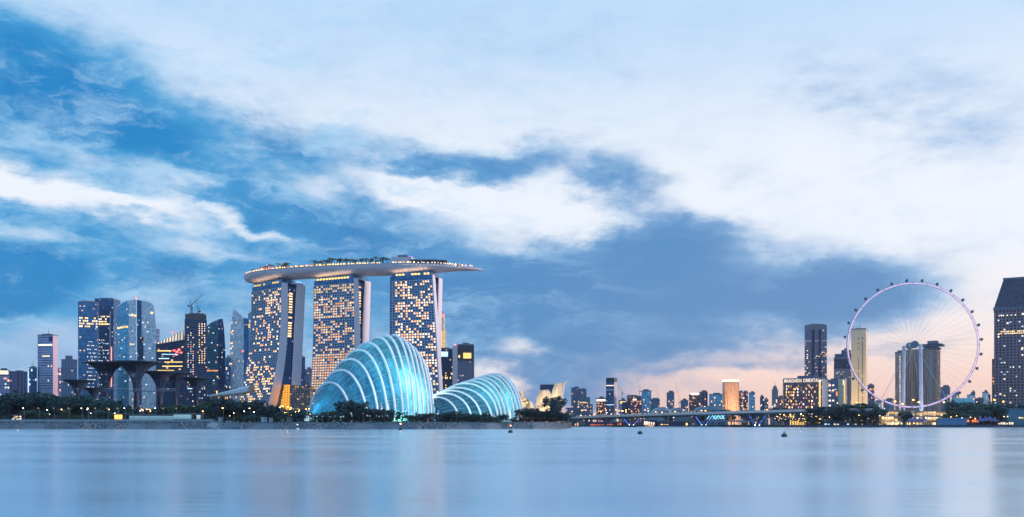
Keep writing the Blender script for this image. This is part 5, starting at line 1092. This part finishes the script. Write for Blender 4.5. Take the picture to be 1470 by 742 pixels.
belt(786, 816, 7, [586, 588, 597], (660, 676), ['round'], [L_C], 'lower black tree at the left end of the motorway bridge', 'lower black trees at the left end of the bridge', wide=1.3)
def bush_mesh(seed, leaf):
    r_ = random.Random(seed); b = MB()
    for k in range(6): b.tube([(0, 0, -.2), (r_.uniform(-2, 2), r_.uniform(-1, 1), r_.uniform(1, 2.4))], .06, 4, r1=.02)
    nb = len(b.f)
    for _ in range(13):
        c = Vector((r_.uniform(-3.2, 3.2), r_.uniform(-1.6, 1.6), r_.uniform(.4, 2.6))); rad = r_.uniform(.6, 1.3)
        for _ in range(40):
            v = Vector((r_.gauss(0, 1), r_.gauss(0, 1), r_.gauss(0, 1))).normalized()*rad*r_.random()**.4; v.z = max(v.z, -c.z); leafquad(b, c+v, .34, r_, 1)
    me = bpy.data.meshes.new('shrub'); me.from_pydata(b.v, [], b.f); me.materials.append(M_bark); me.materials.append(leaf); me.polygons.foreach_set('material_index', b.mi); return me
BM = [bush_mesh(k, (L_A, L_B, L_C)[k % 3]) for k in range(6)]
def bushes(px0, px1, step, D, h, label, group, z=4.6):
    px = px0
    while px < px1:
        d = D+RT.uniform(-4, 4); o = bpy.data.objects.new('shrub', RT.choice(BM)); COL.objects.link(o); s = h/3.4*RT.uniform(.6, 1.3); o.location = (X(px, d), d, z-.05); o.scale = (s*RT.uniform(1, 1.6), s, s); o.rotation_euler = (0, 0, RT.uniform(-.4, .4)); tag(o, label, 'shrub', group); px += step*RT.uniform(.7, 1.3)
bushes(-6, 300, 9, 745, 11, 'tall dark shrub closing the gap under the tree belt on the left shore', 'tall shrubs under the left tree belt')
bushes(-6, 430, 13, 612, 4, 'low shrub among the tree trunks along the left shore', 'low shrubs along the left shore')
bushes(300, 450, 9, 690, 8, 'shrub under the trees before the leftmost hotel tower', 'shrubs before the leftmost hotel tower')
bushes(452, 616, 7, 592, 4, 'low shrub at the foot of the tall glass dome', 'low shrubs at the foot of the tall dome')
bushes(566, 740, 9, 588, 2.4, 'low bush on the bank edge in front of the domes', 'low bushes on the bank before the domes')
bushes(636, 712, 7, 622, 6, 'shrub on the slope before the lower glass dome', 'shrubs before the lower dome')
bushes(745, 812, 8, 680, 6, 'shrub under the black trees right of the lower dome', 'shrubs right of the lower dome')
bushes(60, 110, 12, 566, 2.2, 'dark bush growing out of the rocks at the far left', 'bushes in the rocks at the far left', 1.6)
bushes(1165, 1262, 9, 940, 6, 'shrub under the trees below the golden slab tower', 'shrubs below the golden slab tower', 2.2)
bushes(1364, 1474, 10, 960, 8, 'shrub under the olive trees right of the wheel', 'shrubs under the olive trees', 2.2)
# right shore
belt(1162, 1186, 7, [577, 580], (925,), ['round', 'spread'], [L_C], 'dark round tree where the motorway bridge meets the right shore', 'dark trees at the right end of the bridge', z=2.2, wide=1.2)
belt(1186, 1262, 8, [584, 578, 576, 580], (930, 955), ['round', 'spread'], [L_C, L_A], 'dark tree in the row below the golden slab tower', 'dark trees below the golden slab tower', z=2.2, wide=1.2)
for i in range(2): tree(X(1298+i*6, 915), 915, 2.15, 14.5-i, 'round', L_C, 'round black green tree alone in front of the wheel terminal', 'round tree pair before the wheel terminal', 1.15)
belt(1358, 1425, 8, [586, 578, 578, 582], (915, 950), ['round', 'spread'], [L_B, L_A], 'olive green tree between the wheel and the huge right tower', 'olive trees right of the wheel', z=2.2, wide=1.2)
belt(1422, 1474, 8, [576, 576, 580], (920, 950), ['round', 'spread'], [L_A, L_C], 'green tree at the foot of the huge right tower', 'green trees at the foot of the huge right tower', z=2.2, wide=1.2)
belt(1110, 1165, 9, [598, 598], (960,), ['round'], [L_C], 'low dark tree under the right part of the motorway bridge', 'low dark trees under the motorway bridge', z=2.2)
belt(1000, 1130, 16, [580, 584, 584], (1120,), ['round', 'spread'], [L_C, L_A], 'dark tree behind the motorway bridge', 'dark trees behind the motorway bridge', z=2.2, wide=1.2)
# planting on the roof deck of the hotel: palms and low trees
def palm_mesh(seed, leafm):
    r_ = random.Random(seed); b = MB(); b.tube([(0, 0, 0), (.2, 0, 3), (.1, 0, 5.2)], .2, 5, r1=.14)
    for k in range(13):
        a = k*2.4; L_ = r_.uniform(1.8, 2.7); up = r_.uniform(-.1, .8); pts = []
        for i in range(5): f = i/4; pts.append(Vector((L_*f*math.cos(a), L_*f*math.sin(a), 5.2+up*f*2-1.5*f*f)))
        sd = Vector((-math.sin(a), math.cos(a), 0))*.42; b.grid([[p-sd*(1-i/5) for i, p in enumerate(pts)], [p+Vector((0, 0, .12)) for p in pts], [p+sd*(1-i/5) for i, p in enumerate(pts)]], 1)
    me = bpy.data.meshes.new('deck_palm'); me.from_pydata(b.v, [], b.f); me.materials.append(M_bark); me.materials.append(leafm); me.polygons.foreach_set('material_index', b.mi); return me
PM = [palm_mesh(k, L_C if k % 2 else L_B) for k in range(3)]
def deckpalm(t, s, label, group, side):
    x, y, z = DECK(t, side); o = bpy.data.objects.new('deck_palm', RT.choice(PM)); COL.objects.link(o); o.location = (x, y, z+.1); o.rotation_euler = (0, 0, RT.random()*6); o.scale = (s*1.9, s*1.9, s*1.45); tag(o, label, 'palm', group)
for i in range(26): deckpalm(.36+.2*i/26+RT.uniform(-.004, .004), RT.uniform(.95, 1.5), 'palm in the long lit row on the roof deck between two hotel towers', 'palms of the long lit row on the roof deck', RT.uniform(.2, .8))
for i in range(9): deckpalm(.57+.07*i/9, RT.uniform(.9, 1.35), 'dark palm just left of the lift tower on the roof deck', 'palms left of the lift tower on the roof deck', RT.uniform(0, .8))
for i in range(14): deckpalm(.165+.1*i/14, RT.uniform(.8, 1.3), 'palm right of the pink lit pavilion on the roof deck', 'palms beside the pink pavilion on the roof deck', RT.uniform(.1, .8))
for i in range(8): deckpalm(.02+.09*i/8, RT.uniform(.6, .9), 'small palm at the blunt left end of the roof deck', 'palms at the left end of the roof deck', RT.uniform(.2, .8))
# ------------------------------------------------------------------ left promenade
def along(LB_, px, back=0.):
    """point on the bank edge seen in column px"""
    for a, b_ in zip(LB_[:-1], LB_[1:]):
        pa, pb_ = a[0]/a[1]*F+735, b_[0]/b_[1]*F+735
        if pa <= px <= pb_:
            k = (px-735)/F; dx, dy = b_[0]-a[0], b_[1]-a[1]; t = (k*a[1]-a[0])/(dx-k*dy); return a[0]+dx*t, a[1]+dy*t+back
    return None
wl = MB()
for px in range(-12, 300, 6):
    a, c = along(LB, px, 9), along(LB, px+6, 9); wl.add([(a[0], a[1], 4.6), (c[0], c[1], 4.6), (c[0], c[1], 6.1), (a[0], a[1], 6.1), (a[0], a[1]+5, 4.6), (c[0], c[1]+5, 4.6), (c[0], c[1]+5, 6.1), (a[0], a[1]+5, 6.1)], [(0, 1, 2, 3), (3, 2, 6, 7), (4, 5, 6, 7)])
o = wl.build('retaining_wall', mat('pale_wall_stone', (.36, .42, .46), .85, var=.25, nscale=.6)); tag(o, 'long low pale retaining wall behind the rocks along the left shore', 'wall')
root = thing('railing', 'long thin promenade railing with dark posts along the left shore', 'railing', (0, 0, 6.1)); b = MB(); p0 = None; pts = []
for px in range(-5, 300, 5): x, y = along(LB, px, 9.6); pts.append((x, y, 1.1))
for i in range(len(pts)): MBp = b.tube([(pts[i][0], pts[i][1], 0), pts[i]], .07, 4)
b.build('posts', M_steel, root); b = MB(); b.tube(pts, .06, 4); b.tube([(x, y, .6) for x, y, z in pts], .04, 4); b.build('rails', M_steel, root)
for i, px in enumerate([20, 42, 64, 86, 105, 125, 143, 158, 168, 180, 191, 203, 213, 224, 244]):
    x, y = along(LB, px, 12); lamp((x, y, 6.1), G_WARM if i % 4 else G_LAMPW, 'dark lamp post on the left promenade', 'lamp posts on the left promenade', .82)
for px in (440, 470, 520, 600, 655, 700, 745):
    x, y = along(LB, px, 3.5); lamp((x, y, 4.62), G_WARM, 'small lamp post on the bank below the domes', 'lamp posts below the domes', .6)
def kiosk(label, px, D, w, h, glowm, z=4.6, name='kiosk'):
    root = thing(name, label, 'kiosk', (X(px, D), D, z)); MB().box(-w/2, w/2, 0, 4, 0, h).build('wall', M_lowd, root); MB().box(-w/2-1, w/2+1, -1.6, 5, h+.01, h+.4).build('roof', M_trim, root)
    MB().box(-w/2+.2, w/2-.2, -.25, -.05, h*.35, h*.9).build('lit_window', glowm, root); return root
kiosk('small white lit kiosk under the dark trees at the far left', 24, 600, 6.5, 4.4, G_WHITE)
kiosk('orange lit kiosk below the leftmost steel tree towers', 170, 600, 5.5, 5.2, glow('orange_kiosk', srgb(255, 170, 80), 3, 0))
kiosk('long low pale blue hall behind the lamp posts right of the orange kiosk', 218, 596, 30, 4.4, glow('pale_hall_glow', srgb(150, 205, 240), .5, 0), name='low_hall')  # plain white panels given a dim glow to read pale
kiosk('white tent roofed hall on the left shore before the ramps', 262, 594, 12, 5.4, glow('pale_tent_glow', srgb(160, 215, 240), .55, 0), name='low_hall')  # white tent front also made to glow dimly
kiosk('small white lit box beside the white tent roofed hall', 285, 590, 3, 5, glow('pale_tent_glow2', srgb(190, 225, 250), .7, 0))
for (px, lb) in ((205, 'cluster'), (212, 'cluster'), (216, 'cluster'), (90, 'lone'), (158, 'lone')):
    D = 604; lamp((X(px, D), D, 4.6), G_LAMP, 'bright garden lamp among the trees of the left shore', 'garden lamps on the left shore', .95)
# angular concrete ramps
for (pa, pb_, lb, fl) in ((303, 322, 'concrete ramp sloping down to the water, left of the gap in the bank', 1), (324, 352, 'larger dark concrete ramp wedge right of the gap in the bank', -1)):
    xa, ya = along(LB, pa); xb, yb = along(LB, pb_); root = None; b = MB(); n = 6; w = -9.5
    A = [(xa, ya+2), (xb, yb+2), (xb, yb+w), (xa, ya+w)]; zt = [4.9, 4.6, -.4, 2.2] if fl > 0 else [5.6, 3.4, 1.6, -.4]
    b.prism([A[3], A[2], A[1], A[0]], -1, 0, top=[zt[3], zt[2], zt[1], zt[0]]); o = b.build('concrete_ramp', mat('ramp_concrete', (.2, .27, .33), .8) if fl > 0 else mat('dark_ramp', (.1, .16, .22), .8)); tag(o, lb, 'ramp')
# glass arcade with lit columns
D = 596; root = thing('glass_arcade', 'low glass arcade with lit white columns at the foot of the tall dome', 'arcade', (X(465, D), D, 4.6)); cx = X(465, D); lx = lambda p: X(p, D)-cx
MB().box(lx(426), lx(500), 0, 6, 0, 4.2).build('wall', M_lowd, root); MB().box(lx(424), lx(502), -2, 7, 4.21, 4.7).build('roof', M_trim, root)
for i, px in enumerate([438, 440.5, 443, 446.5, 450, 455, 459, 463, 474, 477.5, 480, 483, 486, 489, 493]): MB().box(lx(px)-.45, lx(px)+.45, -.4, -.05, .5, 3.9 if i % 3 else 2.8).build('lit_column', glow('arcade_light', srgb(185, 230, 245), .85, .4), root)
for (px, w, h) in ((315, 3, 3), (378, 4, 3), (388, 3, 2.6), (404, 3, 2.6), (415, 4, 3)):
    D = 600+px % 7; root = thing('glass_shelter', 'small pale glass shelter under the trees left of the tall dome', 'shelter', (X(px, D), D, 4.6), 0, 'small glass shelters under the trees'); MB().box(-w/2, w/2, 0, 2, h, h+.2).build('roof', M_white, root); MB().box(-w/2+.2, w/2-.2, 1.8, 1.9, 0, h-.01).build('glass_wall', F_pale, root)
# lamps strung along the shore right of the domes
for px in range(742, 800, 4):
    x, y = along(LB, px, 2.6) or (None, None); lamp((x, y, 4.62), G_WHITE, 'small white lamp in the string along the bank right of the domes', 'string of white lamps right of the domes', .3)
# ------------------------------------------------------------------ right shore clutter
def tent(px, D, w, h, label, group, m, z=2.2):
    root = thing('pyramid_tent', label, 'tent', (X(px, D), D, z), 0, group); b = MB(); b.add([(-w/2, 0, h*.45), (w/2, 0, h*.45), (w/2, w, h*.45), (-w/2, w, h*.45), (0, w/2, h)], [(0, 1, 4), (1, 2, 4), (2, 3, 4), (3, 0, 4), (3, 2, 1, 0)]); b.build('canopy', m, root)
    b = MB()
    for sx in (-1, 1):
        for y in (.1, w-.1): b.tube([(sx*(w/2-.1), y, 0), (sx*(w/2-.1), y, h*.45)], .1, 4)
    b.build('legs', M_steel, root)
TM = mat('mauve_canvas', (.2, .18, .34), .8); TB = mat('blue_canvas', (.14, .16, .34), .8)
for i, px in enumerate((1308, 1315, 1322, 1328)): tent(px, 900, 6, 7.5+(i % 2)*1.5, 'mauve pyramid tent on the seawall below the wheel terminal', 'mauve tents below the wheel terminal', TM)
for i, px in enumerate((1410, 1417, 1423, 1430)): tent(px, 895, 6, 10-(abs(i-1.5))*1.2, 'dark blue pyramid tent on the seawall before the olive trees', 'dark blue tents before the olive trees', TB)
lowb('boathouse', 'light blue boathouse on the seawall right of the mauve tents', 1352, 1388, 601, 900, mat('light_blue_cladding', (.14, .32, .52), .5), [], 'boathouse', z0=2.2, roofm=mat('pale_blue_roof', (.3, .5, .66), .5))
lowb('grandstand', 'teal curved grandstand block at the right edge of the shore', 1449, 1482, 587, 900, mat('teal_cladding', (.08, .22, .3), .5), [(1462, 1480, .42, .5, G_GOLD)], 'grandstand', z0=2.2)
lowb('lit_stand', 'low white glowing stand on the seawall left of the teal grandstand', 1431, 1456, 605, 893, M_lowd, [(1432, 1455, .2, .85, G_WHITE)], 'stand', dep=5, z0=2.2)
lowb('restaurant', 'low restaurant with red and orange lit front under the olive trees', 1387, 1406, 598, 905, M_lowd, [(1388, 1405, .35, .8, glow('red_orange_front', srgb(255, 130, 70), 1.4, 0))], 'restaurant', z0=2.2)
lowb('waterside_shed', 'dark low shed with white lamps below the trees of the golden slab', 1183, 1222, 606, 912, M_lowd, [(1183, 1192, .1, .7, G_COOL), (1196, 1205, .1, .6, G_WHITE), (1212, 1219, .1, .6, G_COOL)], 'shed', z0=2.2)
lowb('lit_pier_hall', 'bright yellow lit hall under the right end of the motorway bridge', 1132, 1160, 601, 945, M_lowd, [(1133, 1158, .1, .85, glow('yellow_hall', srgb(255, 205, 110), 1.1, 0))], 'hall', z0=1.6)
lowb('waterside_shed', 'small yellow lit canopy right of the bright yellow hall', 1170, 1179, 603, 935, M_lowd, [(1170.5, 1178.5, .4, .8, G_GOLD)], 'shed', z0=1.8)
rl = random.Random(8)
for px in (1112, 1119, 1127, 1134, 1141, 1147, 1149, 1152, 1158, 1164, 1174, 1190): D = 928; lamp((X(px, D), D, 2.1), G_LAMP if px != 1149 else glow('flood_lamp', srgb(255, 215, 110), 60, 0), 'bright warm lamp at the landing under the right end of the bridge', 'warm lamps at the bridge landing', rl.uniform(.6, 1.3), )
for px in (1232, 1246, 1262, 1344, 1364, 1372, 1380, 1392, 1399, 1406, 1413, 1420, 1440, 1445, 1452, 1458): D = 903; lamp((X(px, D), D, 2.15), rl.choice([G_LAMP, G_LAMP, G_LAMPW]), 'lamp post along the right shore under the wheel', 'lamp posts along the right shore', rl.uniform(.7, 1.2))
for px in (1293, 1308, 1316, 1282, 1352, 1437, 1424): D = 1010; lamp((X(px, D), D, 2.15), glow('orange_lamp', srgb(255, 150, 60), 14, .2), 'tall orange road lamp behind the wheel terminal', 'tall orange road lamps behind the terminal', rl.uniform(2.6, 3.3))
for px in (835, 862, 884, 898, 930, 1012, 1100): D = 1035; lamp((X(px, D), D, 2.15), glow('orange_lamp', srgb(255, 150, 60), 14, .2), 'orange road lamp behind the motorway bridge', 'orange road lamps behind the bridge', rl.uniform(1.7, 2.2))
for i in range(34):
    px = rl.choice([rl.uniform(812, 900), rl.uniform(900, 1010), rl.uniform(1090, 1180)]); D = rl.uniform(1060, 1130); lamp((X(px, D), D, 2.15), rl.choice([glow('orange_lamp', srgb(255, 150, 60), 14, .2), G_LAMP, glow('rose_lamp', srgb(255, 130, 120), 9, .2), G_LAMPW]), 'small coloured lamp in the streets behind the motorway bridge', 'street lamps behind the motorway bridge', rl.uniform(.9, 2.1))
for i in range(22):
    px = rl.uniform(1110, 1178); D = rl.uniform(926, 944); lamp((X(px, D), D, 2.1), glow('yellow_lamp', srgb(255, 205, 95), 15, .3), 'small yellow lamp at the landing under the right end of the bridge', 'yellow lamps at the bridge landing', rl.uniform(.3, 1.5))
for i in range(16):
    px = rl.uniform(398, 452); D = rl.uniform(596, 604); lamp((X(px, D), D, 4.6), glow('yellow_lamp', srgb(255, 205, 95), 15, .3), 'yellow garden lamp among the trees below the glowing atrium', 'yellow garden lamps below the atrium', rl.uniform(.5, 1.3))
for i in range(18):
    px = rl.uniform(60, 395); D = rl.uniform(596, 604); lamp((X(px, D), D, 4.6), rl.choice([G_LAMPW, G_LAMP]), 'small garden lamp among the trees of the left shore', 'small garden lamps on the left shore', rl.uniform(.35, 1.1))
# ------------------------------------------------------------------ buoys and beacons on the water
def buoy(px, pyb, w, label, glowm=None, lampz=0, tall=1., name='buoy', m=None):
    D = HC*F/(pyb-HY); root = thing(name, label, 'buoy', (X(px, D), D, 0)); r = w*D/F/2; b = MB()
    b.cyl(0, 0, -.4, r*.75, r*.98, r, 20); b.cyl(0, 0, r*.751, r*.85, r*1.06, r*1.06, 20); b.cyl(0, 0, r*.851, r*1.15, r*.8, r*.5, 16); b.build('float', m or mat('buoy_dark_green', (.03, .07, .07), .6), root, smooth=False)
    b = MB(); H = r*1.1+r*.6*tall
    for k in range(4): a = math.pi/4+k*math.pi/2; b.tube([(r*.45*math.cos(a), r*.45*math.sin(a), r*1.1), (r*.15*math.cos(a), r*.15*math.sin(a), H)], r*.05, 5)
    b.cyl(0, 0, H, H+r*.08, r*.3, seg=12); b.cyl(0, 0, r*1.4, r*1.47, r*.36, seg=12); b.build('mast', M_steel, root)
    b = MB().cyl(0, 0, H+r*.08, H+r*.35, r*.16, r*.1, 10); b.build('lantern', glowm or M_white, root)
    if lampz: MB().ball((0, 0, H+r*.3), r*.28, 8).build('lamp', glowm, root)
    return root
buoy(919, 623.2, 7.2, 'plain dark buoy on the water in front of the motorway bridge')
buoy(1126, 627, 8.6, 'nearest dark green buoy with a pale top, right of the middle', m=mat('buoy_green', (.05, .11, .1), .6))
buoy(733, 621.3, 7, 'dark buoy with an orange topped mast in front of the lower dome', glow('orange_beacon', srgb(255, 165, 110), 6, 0), 1, 2.6)
buoy(575, 617.6, 5.6, 'lit buoy with an orange lamp in front of the tall dome', glow('orange_beacon2', srgb(255, 150, 90), 22, 0), 1, 3.2)
buoy(427, 616.6, 4.2, 'beacon with a pinkish white lamp off the bank left of the tall dome', glow('pink_beacon', srgb(255, 200, 185), 10, 0), 1, 3.4, m=M_white)
buoy(25, 618.4, 3.4, 'tiny pale buoy close to the far left bank', None, m=M_white)
# ------------------------------------------------------------------ evening air
hz_ = MB().box(-6050, 6050, -6050, 6050, -9, 240); hm_ = bpy.data.materials.new('haze'); hm_.use_nodes = True; t = hm_.node_tree; t.nodes.clear(); g = NT(t)
pv = g.n('ShaderNodeVolumePrincipled'); pv.inputs['Color'].default_value = (.85, .92, 1, 1); pv.inputs['Density'].default_value = 2.8e-5; pv.inputs['Anisotropy'].default_value = .2
o_ = g.n('ShaderNodeOutputMaterial'); g.l(pv.outputs[0], o_.inputs['Volume']); haze = hz_.build('haze', hm_); haze['kind'] = 'stuff'
